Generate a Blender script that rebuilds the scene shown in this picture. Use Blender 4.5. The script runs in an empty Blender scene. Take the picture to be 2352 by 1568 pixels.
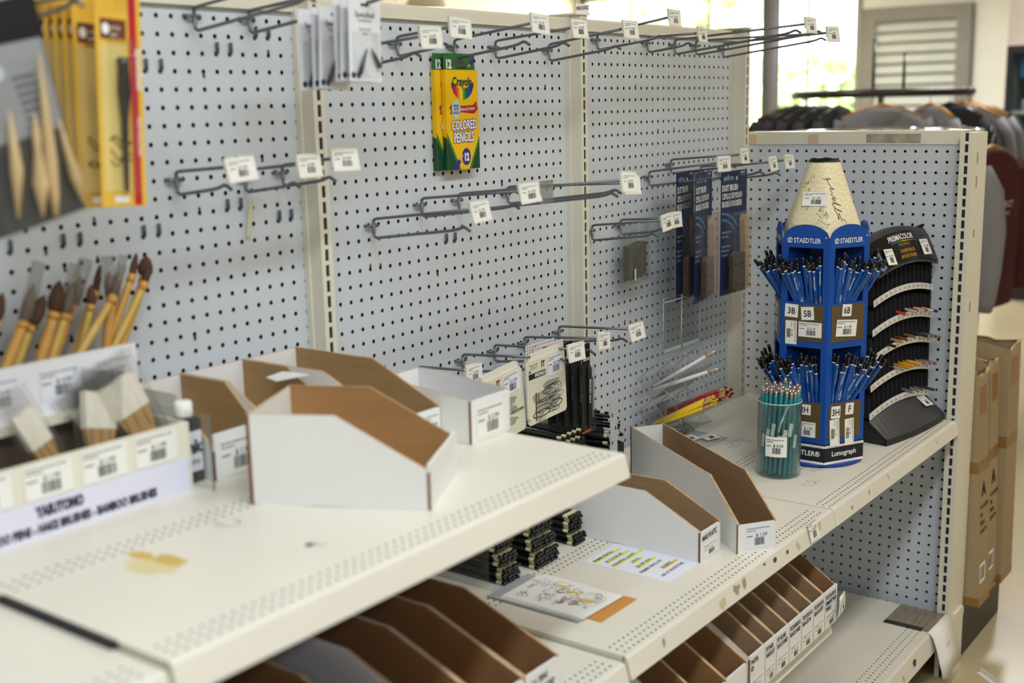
import bpy, math, random
from mathutils import Vector, Matrix
random.seed(7)
S = 0.0254            # the scene is measured in inches on the wall of peg holes (1 inch pitch)
ZF = 57.5             # floor lies this far under the zero row of holes
sc = bpy.context.scene
COL = sc.collection

# ------------------------------------------------------------------ camera
yaw, pit, rol = 0.92563431, -0.19419179, -0.02283578
fwd = Vector((math.sin(yaw)*math.cos(pit), math.cos(yaw)*math.cos(pit), math.sin(pit)))
rt = Vector((math.cos(yaw), -math.sin(yaw), 0)); up = rt.cross(fwd)
r2 = rt*math.cos(rol)+up*math.sin(rol); u2 = up*math.cos(rol)-rt*math.sin(rol)
cam = bpy.data.objects.new('camera', bpy.data.cameras.new('camera')); COL.objects.link(cam)
Mx = Matrix((r2, u2, -fwd)).transposed().to_4x4()
Mx.translation = Vector((-55.7146*S, -56.1061*S, (-0.36664+ZF)*S))
cam.matrix_world = Mx
cam.data.sensor_width = 36; cam.data.lens = 2740.07/2352*36
cam.data.clip_start = .05; cam.data.clip_end = 200
cam.data.dof.use_dof = True; cam.data.dof.focus_distance = 2.47; cam.data.dof.aperture_fstop = 2.9
sc.camera = cam
# ------------------------------------------------------------------ world, lamps, exposure
w = bpy.data.worlds.new('world'); sc.world = w; w.use_nodes = True
bg = w.node_tree.nodes['Background']; bg.inputs[0].default_value = (.93, .97, 1, 1); bg.inputs[1].default_value = 20.0
sc.view_settings.view_transform = 'Standard'; sc.view_settings.look = 'None'
sc.view_settings.exposure = 0.0; sc.view_settings.gamma = 1.0; sc.view_settings.use_curve_mapping = False
sc.cycles.use_denoising = True
def W(x, y, z): return Vector((x*S, y*S, (z+ZF)*S))
def area(x, y, z, sx, sy, power, col, rz=0):
    l = bpy.data.lights.new('overhead_area_light', 'AREA'); l.shape = 'RECTANGLE'; l.size = sx*S; l.size_y = sy*S
    l.energy = power; l.color = col
    o = bpy.data.objects.new('overhead_area_light', l); COL.objects.link(o); o.location = W(x, y, z); o.rotation_euler = (0, 0, rz)
COOL, WARM, NEUT = (.83, .92, 1), (1, .92, .77), (.97, .99, 1)
area(-66, -58, 48, 48, 10, 24, COOL)
area(-18, -58, 48, 48, 10, 24, COOL)
area(34, -58, 48, 48, 10, 9, WARM)
area(96, -58, 48, 48, 10, 13, WARM)
area(20, 70, 48, 48, 12, 10, WARM)
area(-60, 90, 48, 48, 12, 10, WARM)
area(130, 60, 48, 48, 12, 24, NEUT)
area(230, 10, 48, 48, 12, 52, NEUT)
area(330, 110, 48, 48, 12, 110, NEUT)
area(-112, -130, 48, 48, 12, 40, COOL)  # added fill from behind the camera for more frontal light
area(-40, -165, 48, 48, 12, 22, COOL)  # second fill lamp added behind the camera, no fixture stands for it
area(60, -165, 48, 48, 12, 13, WARM)

# ------------------------------------------------------------------ materials
def lin(h):
    h = h.lstrip('#'); c = [int(h[i:i+2], 16)/255 for i in (0, 2, 4)]
    return [x/12.92 if x <= .04045 else ((x+.055)/1.055)**2.4 for x in c]+[1]
MATS = {}
def M(name, col, rough=.5, metal=0, var=.05, scale=6.0, bump=0, spec=.4, speck=None, stretch=None, coat=0):
    """principled paint with a little procedural mottling; speck=(colour, amount, scale) adds worn spots"""
    if name in MATS: return MATS[name]
    m = bpy.data.materials.new(name); m.use_nodes = True; MATS[name] = m
    n = m.node_tree.nodes; l = m.node_tree.links; b = n['Principled BSDF']
    b.inputs['Roughness'].default_value = rough; b.inputs['Metallic'].default_value = metal
    b.inputs['Specular IOR Level'].default_value = spec
    if coat: b.inputs['Coat Weight'].default_value = coat
    c = lin(col)
    tc = n.new('ShaderNodeTexCoord'); mp = n.new('ShaderNodeMapping'); l.new(tc.outputs['Object'], mp.inputs[0])
    if stretch: mp.inputs['Scale'].default_value = stretch
    nz = n.new('ShaderNodeTexNoise'); nz.inputs['Scale'].default_value = scale; nz.inputs['Detail'].default_value = 5
    l.new(mp.outputs[0], nz.inputs['Vector'])
    rp = n.new('ShaderNodeValToRGB')
    rp.color_ramp.elements[0].position = .3; rp.color_ramp.elements[1].position = .7
    rp.color_ramp.elements[0].color = [x*(1-var) for x in c[:3]]+[1]
    rp.color_ramp.elements[1].color = [min(1, x*(1+var)) for x in c[:3]]+[1]
    l.new(nz.outputs['Fac'], rp.inputs[0]); out = rp.outputs[0]
    if speck:
        n2 = n.new('ShaderNodeTexNoise'); n2.inputs['Scale'].default_value = speck[2]; n2.inputs['Detail'].default_value = 6; n2.inputs['Roughness'].default_value = .65
        l.new(mp.outputs[0], n2.inputs['Vector'])
        r3 = n.new('ShaderNodeValToRGB'); r3.color_ramp.elements[0].position = 1-speck[1]; r3.color_ramp.elements[1].position = min(1, 1-speck[1]+.06)
        r3.color_ramp.elements[0].color = (0, 0, 0, 1); r3.color_ramp.elements[1].color = (.75, .75, .75, 1)
        l.new(n2.outputs['Fac'], r3.inputs[0])
        mx = n.new('ShaderNodeMix'); mx.data_type = 'RGBA'; l.new(r3.outputs[0], mx.inputs['Factor']); l.new(out, mx.inputs['A'])
        mx.inputs['B'].default_value = lin(speck[0]); out = mx.outputs['Result']
    l.new(out, b.inputs['Base Color'])
    if bump:
        bp = n.new('ShaderNodeBump'); bp.inputs['Strength'].default_value = bump; bp.inputs['Distance'].default_value = .002
        l.new(nz.outputs['Fac'], bp.inputs['Height']); l.new(bp.outputs[0], b.inputs['Normal'])
    return m
def clear(name, tint='#fcfdfc', haze=.03, gloss=.9):
    """thin clear plastic: see-through with a fresnel sheen and a trace of white haze"""
    if name in MATS: return MATS[name]
    m = bpy.data.materials.new(name); m.use_nodes = True; MATS[name] = m
    n = m.node_tree.nodes; l = m.node_tree.links; n.clear()
    o = n.new('ShaderNodeOutputMaterial'); t = n.new('ShaderNodeBsdfTransparent'); t.inputs[0].default_value = lin(tint)
    g = n.new('ShaderNodeBsdfGlossy'); g.inputs['Roughness'].default_value = .08
    d = n.new('ShaderNodeBsdfTranslucent'); d.inputs[0].default_value = (.9, .9, .88, 1)
    f0 = n.new('ShaderNodeLayerWeight'); f0.inputs[0].default_value = .5
    fp = n.new('ShaderNodeMath'); fp.operation = 'POWER'; fp.inputs[1].default_value = 4; l.new(f0.outputs['Facing'], fp.inputs[0])
    f = n.new('ShaderNodeMath'); f.operation = 'MULTIPLY_ADD'; f.inputs[1].default_value = .8; f.inputs[2].default_value = .016; l.new(fp.outputs[0], f.inputs[0])
    nz = n.new('ShaderNodeTexNoise'); nz.inputs['Scale'].default_value = 9
    mu = n.new('ShaderNodeMath'); mu.operation = 'MULTIPLY'; mu.inputs[1].default_value = haze*2; l.new(nz.outputs['Fac'], mu.inputs[0])
    a = n.new('ShaderNodeMixShader'); b = n.new('ShaderNodeMixShader')
    fm = n.new('ShaderNodeMath'); fm.operation = 'MULTIPLY'; fm.inputs[1].default_value = gloss; l.new(f.outputs[0], fm.inputs[0])
    l.new(mu.outputs[0], a.inputs[0]); l.new(t.outputs[0], a.inputs[1]); l.new(d.outputs[0], a.inputs[2])
    l.new(fm.outputs[0], b.inputs[0]); l.new(a.outputs[0], b.inputs[1]); l.new(g.outputs[0], b.inputs[2])
    l.new(b.outputs[0], o.inputs[0]); return m
def emit(name, col, strength):
    if name in MATS: return MATS[name]
    m = bpy.data.materials.new(name); m.use_nodes = True; MATS[name] = m
    b = m.node_tree.nodes['Principled BSDF']; b.inputs['Emission Color'].default_value = lin(col); b.inputs['Emission Strength'].default_value = strength
    return m
peg_m = M('white_pegboard_paint', '#cdd3da', .42, var=.02, scale=3, speck=('#b9b2a4', .30, 9))
cream = M('cream_powder_coat', '#e2dccb', .38, var=.03, scale=4, speck=('#a08a66', .275, 14))
cream2 = M('cream_shelf_paint', '#e3ddd0', .36, var=.05, scale=3, speck=('#948467', .32, 8))
dark_in = M('painted_inner_dark', '#2a1c14', .9)  # dark colour standing for the unlit inside of boards and cartons
slot_m = M('painted_hole_shade', '#23252c', .8)  # shade inside slots and holes, put in as a dark colour
wire_m = M('grey_steel_wire', '#6d7076', .34, .55, spec=.5)
tagp = M('ivory_tag_plastic', '#e4dfd2', .35)
paper = M('white_label_paper', '#eceae4', .7, var=.02)
paperb = M('bluish_white_paper', '#e6e6f0', .7, var=.02)
ink = M('black_print_ink', '#1c1c20', .7)
inkg = M('grey_print_ink', '#6d6d72', .7)
inkn = M('navy_print_ink', '#22233c', .7)
kraft = M('brown_corrugated_card', '#ab8c60', .85, var=.07, scale=5, bump=.25, stretch=(1, 1, 14))
kraft_d = M('dark_brown_corrugated_card', '#a08260', .85, var=.08, scale=6, bump=.25, stretch=(1, 1, 14))
whitecard = M('white_card_liner', '#e9e8e6', .6, var=.02, scale=5)
edge_m = M('torn_card_edge', '#bd9a72', .9, var=.2, scale=60)
clr = clear('clear_plastic_film', haze=.04)
clr2 = clear('clear_rigid_acrylic', '#fefefe', haze=.03, gloss=1.0)
clr_edge = M('acrylic_edge', '#b9c6c0', .2, spec=.6)
black = M('black_plastic', '#1d1e20', .38)
blue = M('blue_display_card', '#0e4ba0', .38, var=.04)
red = M('red_print', '#b5202c', .45); yel = M('yellow_carton', '#f0bd12', .4, var=.02); grn = M('green_print', '#2c7a2e', .45); dgrn = M('dark_green_print', '#14482f', .45)
purp = M('purple_print', '#3e2a86', .45); white = M('white_print', '#f2f1ee', .5, var=.01)
wood = M('pale_pencil_wood', '#d8ac78', .7, var=.1, scale=30)

# ------------------------------------------------------------------ mesh helpers
class MB:
    def __init__(s): s.v = []; s.f = []; s.m = []; s.s = []
    def add(s, vs, fs, mi=0, sm=False):
        o = len(s.v); s.v += [tuple(v) for v in vs]
        for f in fs: s.f.append([i+o for i in f]); s.m.append(mi); s.s.append(sm)
        return s
    def box(s, x0, y0, z0, x1, y1, z1, mi=0):
        vs = [(x, y, z) for z in (z0, z1) for y in (y0, y1) for x in (x0, x1)]
        return s.add(vs, [(0, 2, 3, 1), (4, 5, 7, 6), (0, 1, 5, 4), (2, 6, 7, 3), (0, 4, 6, 2), (1, 3, 7, 5)], mi)
    def prism(s, poly, fn, a, b, ma=0, mb=None, me=None):
        """polygon extruded from w=a to w=b through fn(u,v,w)"""
        n = len(poly); mb = ma if mb is None else mb; me = ma if me is None else me
        vs = [fn(u, v, a) for u, v in poly]+[fn(u, v, b) for u, v in poly]
        s.add(vs, [list(range(n))], ma); o = len(s.v)-2*n
        s.f.append([o+n+i for i in reversed(range(n))]); s.m.append(mb); s.s.append(False)
        for i in range(n):
            j = (i+1) % n; s.f.append([o+i, o+n+i, o+n+j, o+j]); s.m.append(me); s.s.append(False)
        return s
    def tube(s, pts, r, n=8, mi=0, flat=False):
        pts = [Vector(p) for p in pts]; rs = r if isinstance(r, (list, tuple)) else [r]*len(pts)
        rings = []; up_ = None
        for i, p in enumerate(pts):
            d = (pts[min(i+1, len(pts)-1)]-pts[max(i-1, 0)]).normalized()
            if up_ is None: up_ = Vector((0, 0, 1)) if abs(d.z) < .9 else Vector((1, 0, 0))
            a = d.cross(up_).normalized(); b = a.cross(d); up_ = b
            rings.append([p+(a*math.cos(t)+b*math.sin(t))*rs[i] for t in [2*math.pi*k/n for k in range(n)]])
        vs = [v for R in rings for v in R]; k = len(pts)
        fs = [[i*n+j, i*n+(j+1) % n, (i+1)*n+(j+1) % n, (i+1)*n+j] for i in range(k-1) for j in range(n)]
        s.add(vs, fs, mi, not flat); o = len(s.v)-len(vs)
        for ring, rev in ((0, True), (k-1, False)):
            f = [o+ring*n+j for j in range(n)]; s.f.append(f[::-1] if rev else f); s.m.append(mi); s.s.append(False)
        return s
    def loft(s, rings, mi=0, close=True, sm=True):
        n = len(rings[0]); vs = [v for R in rings for v in R]
        fs = [[i*n+j, i*n+(j+1) % n, (i+1)*n+(j+1) % n, (i+1)*n+j] for i in range(len(rings)-1) for j in range(n)]
        s.add(vs, fs, mi, sm)
        if close:
            o = len(s.v)-len(vs); k = len(rings)
            s.f += [[o+j for j in range(n)][::-1], [o+(k-1)*n+j for j in range(n)]]; s.m += [mi, mi]; s.s += [False, False]
        return s
    def sheet(s, hu, hv, u0, u1, v0, v1, r, fn, depth, mi=0, mh=1):
        """flat sheet really pierced by round holes at hu x hv; fn(u,v,w) maps to space, w = depth behind the face"""
        bu = [u0]+[(a+b)/2 for a, b in zip(hu, hu[1:])]+[u1]; bv = [v0]+[(a+b)/2 for a, b in zip(hv, hv[1:])]+[v1]
        cs = [(math.cos(k*math.pi/4), math.sin(k*math.pi/4)) for k in range(8)]
        for i, a in enumerate(hu):
            for j, b in enumerate(hv):
                A0, A1, B0, B1 = bu[i], bu[i+1], bv[j], bv[j+1]
                outer = [(A1, b), (A1, B1), (a, B1), (A0, B1), (A0, b), (A0, B0), (a, B0), (A1, B0)]
                inner = [(a+r*c, b+r*d) for c, d in cs]
                vs = [fn(u, v, 0) for u, v in outer]+[fn(u, v, 0) for u, v in inner]+[fn(u, v, depth) for u, v in inner]
                s.add(vs, [[k, (k+1) % 8, 8+(k+1) % 8, 8+k] for k in range(8)], mi)
                o = len(s.v)-24
                for k in range(8): s.f.append([o+8+k, o+8+(k+1) % 8, o+16+(k+1) % 8, o+16+k]); s.m.append(mh); s.s.append(False)
        return s
    def text(s, t, size, org, xd, yd, mi=0, bold=0, align='LEFT', sx=1):
        key = (t, bold, align)
        if key not in TXT:
            c = bpy.data.curves.new('lettering', 'FONT'); c.body = t; c.size = 1; c.resolution_u = 2; c.offset = bold; c.align_x = align
            o = bpy.data.objects.new('lettering', c); me = bpy.data.meshes.new_from_object(o)
            TXT[key] = ([tuple(v.co) for v in me.vertices], [list(p.vertices) for p in me.polygons])
            bpy.data.objects.remove(o); bpy.data.meshes.remove(me); bpy.data.curves.remove(c)
        vs, fs = TXT[key]; O = Vector(org); X = Vector(xd).normalized(); Y = Vector(yd).normalized()
        return s.add([O+X*(v[0]*size*sx)+Y*(v[1]*size) for v in vs], fs, mi)
    def line(s, pts, wd, org, xd, yd, mi=0):
        """flat pen stroke in a plane"""
        O = Vector(org); X = Vector(xd).normalized(); Y = Vector(yd).normalized(); vs = []
        for i, p in enumerate(pts):
            a = pts[max(i-1, 0)]; b = pts[min(i+1, len(pts)-1)]; dx, dy = b[0]-a[0], b[1]-a[1]; L = math.hypot(dx, dy) or 1
            nx, ny = -dy/L*wd/2, dx/L*wd/2
            vs += [O+X*(p[0]+nx)+Y*(p[1]+ny), O+X*(p[0]-nx)+Y*(p[1]-ny)]
        return s.add(vs, [[2*i, 2*i+1, 2*i+3, 2*i+2] for i in range(len(pts)-1)], mi)
TXT = {}
def mesh(name, mb, mats):
    me = bpy.data.meshes.new(name); me.from_pydata([(x*S, y*S, z*S) for x, y, z in mb.v], [], mb.f)
    for m in (mats if isinstance(mats, (list, tuple)) else [mats]): me.materials.append(m)
    me.polygons.foreach_set('material_index', mb.m); me.polygons.foreach_set('use_smooth', mb.s); me.update(); return me
def obj(name, mb, mats=None, parent=None, label=None, kind=None):
    o = bpy.data.objects.new(name, mb if isinstance(mb, bpy.types.Mesh) else mesh(name, mb, mats)); COL.objects.link(o)
    if parent: o.parent = parent
    if label: o['label'] = label
    if kind: o['kind'] = kind
    return o
def thing(name, label, cat, x, y, z, rz=0, group=None, rx=0, ry=0):
    o = bpy.data.objects.new(name, None); COL.objects.link(o); o.empty_display_size = .02
    o.location = W(x, y, z); o.rotation_euler = (rx, ry, rz); o['label'] = label; o['category'] = cat
    if group: o['group'] = group
    return o
def struct(name, mb, mats, loc=(0, 0, 0), kind='structure'):
    o = obj(name, mb, mats, kind=kind); o.location = W(*loc); return o
def dup(root, label=None):
    r = root.copy(); COL.objects.link(r)
    if label: r['label'] = label
    for c in root.children:
        k = c.copy(); COL.objects.link(k); k.parent = r
        for d in c.children: q = d.copy(); COL.objects.link(q); q.parent = k
    return r
XY = lambda u, v, w: (u, v, w)
XZ = lambda u, v, w: (u, w, v)      # u along x, v up, w along y
YZ = lambda u, v, w: (w, u, v)      # u along y, v up, w along x
def curve(n, f): return [f(i/(n-1)) for i in range(n)]
def label_print(w_, h_, price, name='', seed=0, fn=None):
    """micro text, price and bar code for a shelf ticket, in its own plane (x right, y up, centred)"""
    rnd = random.Random(seed); mb = MB()
    F = lambda x, y: (x, 0, y)
    def bar(x0, y0, x1, y1, mi=0): mb.add([F(x0, y0), F(x1, y0), F(x1, y1), F(x0, y1)], [(0, 1, 2, 3)], mi)
    for r, (a, b) in enumerate(((-.46, .40), (-.46, -.12))):
        x = a*w_
        while x < b*w_:
            l = rnd.uniform(.03, .09)*w_; bar(x, (.36-r*.11)*h_, min(x+l, b*w_), (.41-r*.11)*h_, 1); x += l+.02*w_
    bar(-.46*w_, .02*h_, -.24*w_, .07*h_, 1)
    mb.text(price, .22*h_, (-.12*w_, 0, .0*h_), (1, 0, 0), (0, 0, 1), 0, .012)
    x = -.16*w_
    while x < .24*w_:
        l = rnd.choice((.010, .018, .028))*w_; bar(x, -.38*h_, x+l, -.04*h_); x += l+rnd.choice((.010, .018))*w_
    return mb
PRN = {}
def ticket(parent, x, y, z, w_, h_, price, rz=0, rx=0, seed=0, mat=None, back=True):
    """paper ticket (facing -y) with its print, as part and sub-part"""
    k = ('paper', w_, h_)
    if k not in PRN: PRN[k] = mesh('price_label', MB().box(-w_/2, -.006, -h_/2, w_/2, .006, h_/2), mat or paper)
    o = obj('price_label', PRN[k], None, parent); o.location = (x*S, y*S, z*S); o.rotation_euler = (rx, 0, rz)
    k = (w_, h_, price, seed % 3)
    if k not in PRN:
        p = label_print(w_, h_, price, seed=seed)
        p.v = [(a, b-.012, c) for a, b, c in p.v]
        PRN[k] = mesh('price_print', p, [ink, inkg])
    obj('price_print', PRN[k], None, o, kind='stuff'); return o

# ------------------------------------------------------------------ the room
floor_m = M('polished_concrete', '#b9aa8a', .28, var=.12, scale=.9, speck=('#8d7f66', .33, 3), spec=.5)
wall_m = M('cream_wall_paint', '#ddd6c6', .6, var=.02)
struct('floor', MB().box(-215, -230, -2, 640, 470, 0), floor_m, (0, 0, -ZF))
struct('ceiling', MB().box(-215, -230, 0, 431, 270, 3), M('ceiling_paint', '#e3dcc8', .7, var=.02), (0, 0, 50))
struct('wall_left', MB().box(-3, -230, 0, 0, 270, 110), wall_m, (-212, 0, -ZF))
struct('wall_front', MB().box(-215, -3, 0, 433, 0, 110), wall_m, (0, -227, -ZF))
struct('wall_back', MB().box(-215, 0, 0, 430, 3, 110), wall_m, (0, 267, -ZF))
mb = MB()
mb.box(0, -230, 0, 3, 128, 110).box(0, 128, 0, 3, 264, 16).box(0, 128, 106, 3, 264, 110).box(0, 264, 0, 3, 267, 110)
struct('wall_right', mb, M('white_wall_paint', '#e8e7e2', .55, var=.02), (430, 0, -ZF))
fr = M('grey_window_frame', '#8e8a84', .5)
mb = MB()
for y in (128, 261.5): mb.box(-1, y, 16, 3, y+2.5, 106)
mb.box(-1, 128, 16, 3, 264, 18.5).box(-1, 128, 104, 3, 264, 106)
win = struct('window_1', mb, fr, (430, 0, -ZF))
for y in (150, 196, 236): obj('mullion', MB().box(-.5, y, 18.5, 1.5, y+1.6, 104), fr, win)
for a, b in ((130.5, 150), (151.6, 196), (197.6, 236), (237.6, 261.5)):
    obj('pane', MB().box(.4, a, 18.5, .6, b, 104), clear('window_glass', '#f7fbfa', .01, .8), win)
# louvred door panel on the far wall
lou = thing('louvre_shutter', 'grey framed shutter panel with wide horizontal slats on the far wall', 'shutter', 429.5, 105.5, -57)
lf = M('taupe_metal', '#827d78', .5)
mb = MB()
mb.box(-2.5, -21.5, 0, 0, -16, 92).box(-2.5, 16, 0, 0, 21.5, 92).box(-2.5, -16, 86.5, 0, 16, 92).box(-2.5, -16, 0, 0, 16, 8)
obj('frame', mb, lf, lou)
obj('backing', MB().box(-.5, -16, 8, -.2, 16, 86.5), M('shutter_gap', '#6b675e', .8), lou)
slm = mesh('slat', MB().prism([(-1.6, -.2), (-.4, 2.9), (-.7, 3.0), (-1.9, -.1)], lambda u, v, w: (u, w, v), -16, 16), M('pale_shutter_slat', '#c3c6c0', .4))
for k in range(19):
    o = obj('slat', slm, None, lou); o.location = (0, 0, (9+k*4.1)*S)
# round column
t = thing('round_column', 'grey round metal column standing before the bright window', 'column', 232, 76.5, -ZF)
obj('shaft', MB().tube([(0, 0, 0), (0, 0, 107.4)], 2.25, 24), M('column_paint', '#8a8688', .5), t)
obj('base_ring', MB().tube([(0, 0, 0), (0, 0, 1.2)], 3.2, 24), lf, t)
# hanging lamp over the far aisle
t = thing('pendant_lamp', 'round white lamp hanging high over the far aisle', 'lamp', 234, 192, 29.0)
obj('shade', MB().loft([[(r*math.cos(a), r*math.sin(a), z) for a in [k*math.pi/12 for k in range(24)]] for r, z in ((3, 5.2), (5.6, 3.6), (6.6, 1.4), (6.8, .4), (6.4, .4))], 0, False), M('white_enamel', '#e8e4da', .4), t)
obj('diffuser', MB().loft([[(r*math.cos(a), r*math.sin(a), z) for a in [k*math.pi/12 for k in range(24)]] for r, z in ((6.5, .5), (5.4, -.6), (2, -1.2))]), emit('lamp_glow', '#fff4dc', 6), t)
obj('stem', MB().tube([(0, 0, 5), (0, 0, 20.8)], .35), lf, t)

# outside: ground, trees, a pale building
struct('ground', MB().box(645, -200, -3, 1500, 900, -.4), M('outdoor_paving', '#c9c4b4', .8), (0, 0, -ZF))
leafm = [M('leaf_lit_tone', '#c3cf86', .6, var=.25, scale=4), M('leaf_shade_tone', '#93ad62', .6, var=.25, scale=4)]  # lit and shaded leaves painted as two tones, mixed at random
def tree(x, y, r, h, label, seed):
    rnd = random.Random(seed); t = thing('leafy_tree', label, 'tree', x, y, -ZF, group=None)
    obj('trunk', MB().tube([(0, 0, 0), (3, 2, h*.5), (0, 0, h)], [6, 5, 3]), M('bark', '#6d5a46', .9), t)
    mb = MB()
    for _ in range(900):
        d = Vector((rnd.gauss(0, 1), rnd.gauss(0, 1), rnd.gauss(0, 1))).normalized()*r*rnd.uniform(.55, 1)
        c = Vector((d.x, d.y, h+d.z*.9)); a = Vector((rnd.uniform(-1, 1), rnd.uniform(-1, 1), rnd.uniform(-1, 1))).normalized()*9; b = a.orthogonal().normalized()*5
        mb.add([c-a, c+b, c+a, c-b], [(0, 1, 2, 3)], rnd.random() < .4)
    obj('foliage', mb, leafm, t, kind='stuff')
tree(770, 400, 60, 105, 'broad yellow green tree outside, nearest the right side of the window', 1)
tree(880, 600, 85, 120, 'yellow green tree outside in the middle of the window', 2)
tree(720, 520, 45, 40, 'low dark green bush of leaves outside behind the column', 3)
tree(760, 280, 48, 50, 'small tree outside just left of the shutter', 4)
t = thing('pale_building', 'pale building across the yard seen through the window', 'building', 1120, 600, -ZF)
obj('wall', MB().box(-60, -220, 0, 60, 260, 330), M('pale_render', '#d8d6cf', .8), t)
gw = mesh('window', MB().box(-62, -16, 0, -59.5, 16, 60), M('building_glass', '#7e8b96', .2))
for i in range(7):
    for j in range(3):
        o = obj('window', gw, None, t); o.location = (0, (-190+i*65)*S, (40+j*95)*S)
obj('roof', MB().box(-70, -230, 330, 70, 270, 342), M('roof_edge', '#a7a39a', .8), t)

# ------------------------------------------------------------------ the long wall of peg board
gon = thing('pegboard_gondola', 'long cream shop gondola with a white pegboard back wall', 'gondola', 0, 0, -ZF)
def zz(z): return z+ZF
fn = lambda u, v, w: (u, w, v+ZF)
for x0, x1, hx in ((-31.9, -3.05, [-4.02-k for k in range(26, -2, -1)]), (-1.75, 26.85, list(range(-1, 27))), (28.15, 57.0, [30.98+k for k in range(-2, 26)])):
    mb = MB().sheet(hx, list(range(-37, 6)), x0, x1, -38, 5.9, .15, fn, .2)
    mb.box(x0, 0, zz(-56), x1, .2, zz(-38))
    pb = obj('pegboard_panel', mb, [peg_m, M('drilled_hardboard', '#4a3020', .9)], gon)
    # chipped hardboard round worn holes
    rnd = random.Random(int(x0*7)); tb = MB()
    for _ in range(26):
        u, v = rnd.choice(hx), rnd.choice(range(-30, 4)); n = 9; dy = rnd.choice((.2, -.2, .14))
        vs = []
        for k in range(n):
            a = 2*math.pi*k/n; q = rnd.uniform(.1, .16)
            vs.append((u+math.cos(a)*q*.75, -.012, zz(v)+dy+math.sin(a)*q*1.5))
        tb.add(vs, [list(range(n))[::-1]])
    obj('chipped_hole_edge', tb, M('torn_hardboard_fibre', '#3f2a1e', .95, var=.3, scale=60), pb, kind='stuff')
obj('inner_board', MB().box(-32, 1.0, 1, 57.4, 1.2, zz(6)), dark_in, gon)  # sheet coloured dark to stand for the shade behind the peg holes
obj('rear_panel', MB().box(-32, 3.0, 1, 57.4, 3.2, zz(6)), cream, gon)
def post(mb, x, ztop):
    """slotted upright, centred on x, front face at y=-1.45"""
    mb.box(x-.68, -.45, 0, x+.68, 3, ztop)
    mb.box(x-.5, -1.45, 0, x-.16, -.45, ztop).box(x+.16, -1.45, 0, x+.5, -.45, ztop)
    mb.box(x-.16, -1.36, 0, x+.16, -1.2, ztop, 1)  # shallow dark strip paints the shade inside the slots
    z = ztop-.6
    while z > 1:
        mb.box(x-.16, -1.45, z-.13, x+.16, -1.36, z+.13); z -= 1.0
    mb.box(x-.16, -1.45, ztop-.3, x+.16, -1.0, ztop)
for x in (-32.4, -2.4, 27.5, 57.5):
    mb = MB(); post(mb, x, zz(6.75)); u = obj('upright', mb, [cream, slot_m], gon)
    obj('upright_cap', MB().box(x-.75, -1.6, zz(6.75), x+.75, 1.5, zz(6.9)), cream, u)
for x0, x1 in ((-31.8, -3), (-1.8, 26.9), (28.1, 56.9)):
    obj('top_rail', MB().prism([(-.34, 5.62), (-.34, 6.4), (-.2, 6.6), (3.2, 6.6), (3.2, 6.2), (-.1, 6.2), (-.1, 5.62)], lambda u, v, w_: (w_, u, zz(v)), x0, x1), cream, gon)
obj('rail_end_bracket', MB().box(56.4, -1.0, zz(6.6), 58.3, 1.2, zz(6.72)).box(58.2, -1.0, zz(5.2), 58.35, 1.2, zz(6.72)), M('worn_bracket_steel', '#9b9484', .4, .5), gon)
obj('kick_panel', MB().box(-32, -19, 0, 59, -18.2, 4.4), black, gon)
# base deck
def deck(name, label, x0, x1, z, yf=-23.5, yb=-1.7, rows=(-23, -22.5, -22, -13, -12.5, -12), pitch=.5, fh=1.3, group=None, off=.25):
    t = thing(name, label, 'shelf', (x0+x1)/2, 0, z); h = (x1-x0)/2-.04
    n = int((2*h-.8)/pitch); hu = [-h+off+.3+k*pitch for k in range(n)]
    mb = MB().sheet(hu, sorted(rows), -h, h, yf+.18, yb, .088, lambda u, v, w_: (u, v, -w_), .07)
    mb.box(-h, yf+.3, -1.0, h, yb, -.95, 1)  # plate coloured dark so the perforations look shaded
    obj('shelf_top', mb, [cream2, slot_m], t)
    pr = [(yf+.18, 0), (yf+.05, -.04), (yf-.02, -.14), (yf-.32, -fh), (yf-.22, -fh-.04), (yf+.3, -fh+.1), (yf+.3, -.9)]
    obj('front_edge', MB().prism(pr, YZ, -h, h), cream2, t)
    for sx in (-1, 1):
        obj('side_bracket', MB().prism([(yb, -.02), (yf+.3, -.02), (yf+.3, -1.1), (yb, -2.2)], YZ, sx*h-.03 if sx > 0 else -h, h if sx > 0 else -h+.03), cream, t)
    return t
ZU, ZM, ZT, ZB = -18.9, -30.85, -39.6, -50.65
sh_u = deck('steel_shelf', 'cream steel shelf in the foreground carrying brush tray and open white bins', -32.4, -2.4, ZU)
deck('steel_shelf', 'cream steel shelf at the lower left corner beyond the black gap', -62.4, -32.5, ZU-.25)
sh_a = deck('steel_shelf', 'cream steel shelf carrying notice, pencil packs and two long white bins', -2.35, 27.5, ZM+.02)
sh_c = deck('steel_shelf', 'cream steel shelf in the corner under the blue pencil tower', 27.55, 58.1, ZM)
deck('steel_shelf', 'cream steel shelf under the dark row of bins at the bottom left', -32.4, -2.5, ZM-.25)
sh_t = deck('steel_shelf', 'narrow steel shelf low down under the row of lettered bins', -2.35, 27.5, ZT, fh=1.1)
sh_b = deck('base_shelf', 'lowest deep cream base deck beside the end panel', 26.5, 58.1, ZB, yf=-23.6, rows=(-22.6, -22, -21.4), pitch=.6, fh=2.0)
deck('base_shelf', 'lowest base deck hidden under the lettered bins', -3.5, 26.4, ZB, yf=-23.6, rows=(-22.6, -22, -21.4), pitch=.6, fh=2.0)
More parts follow.
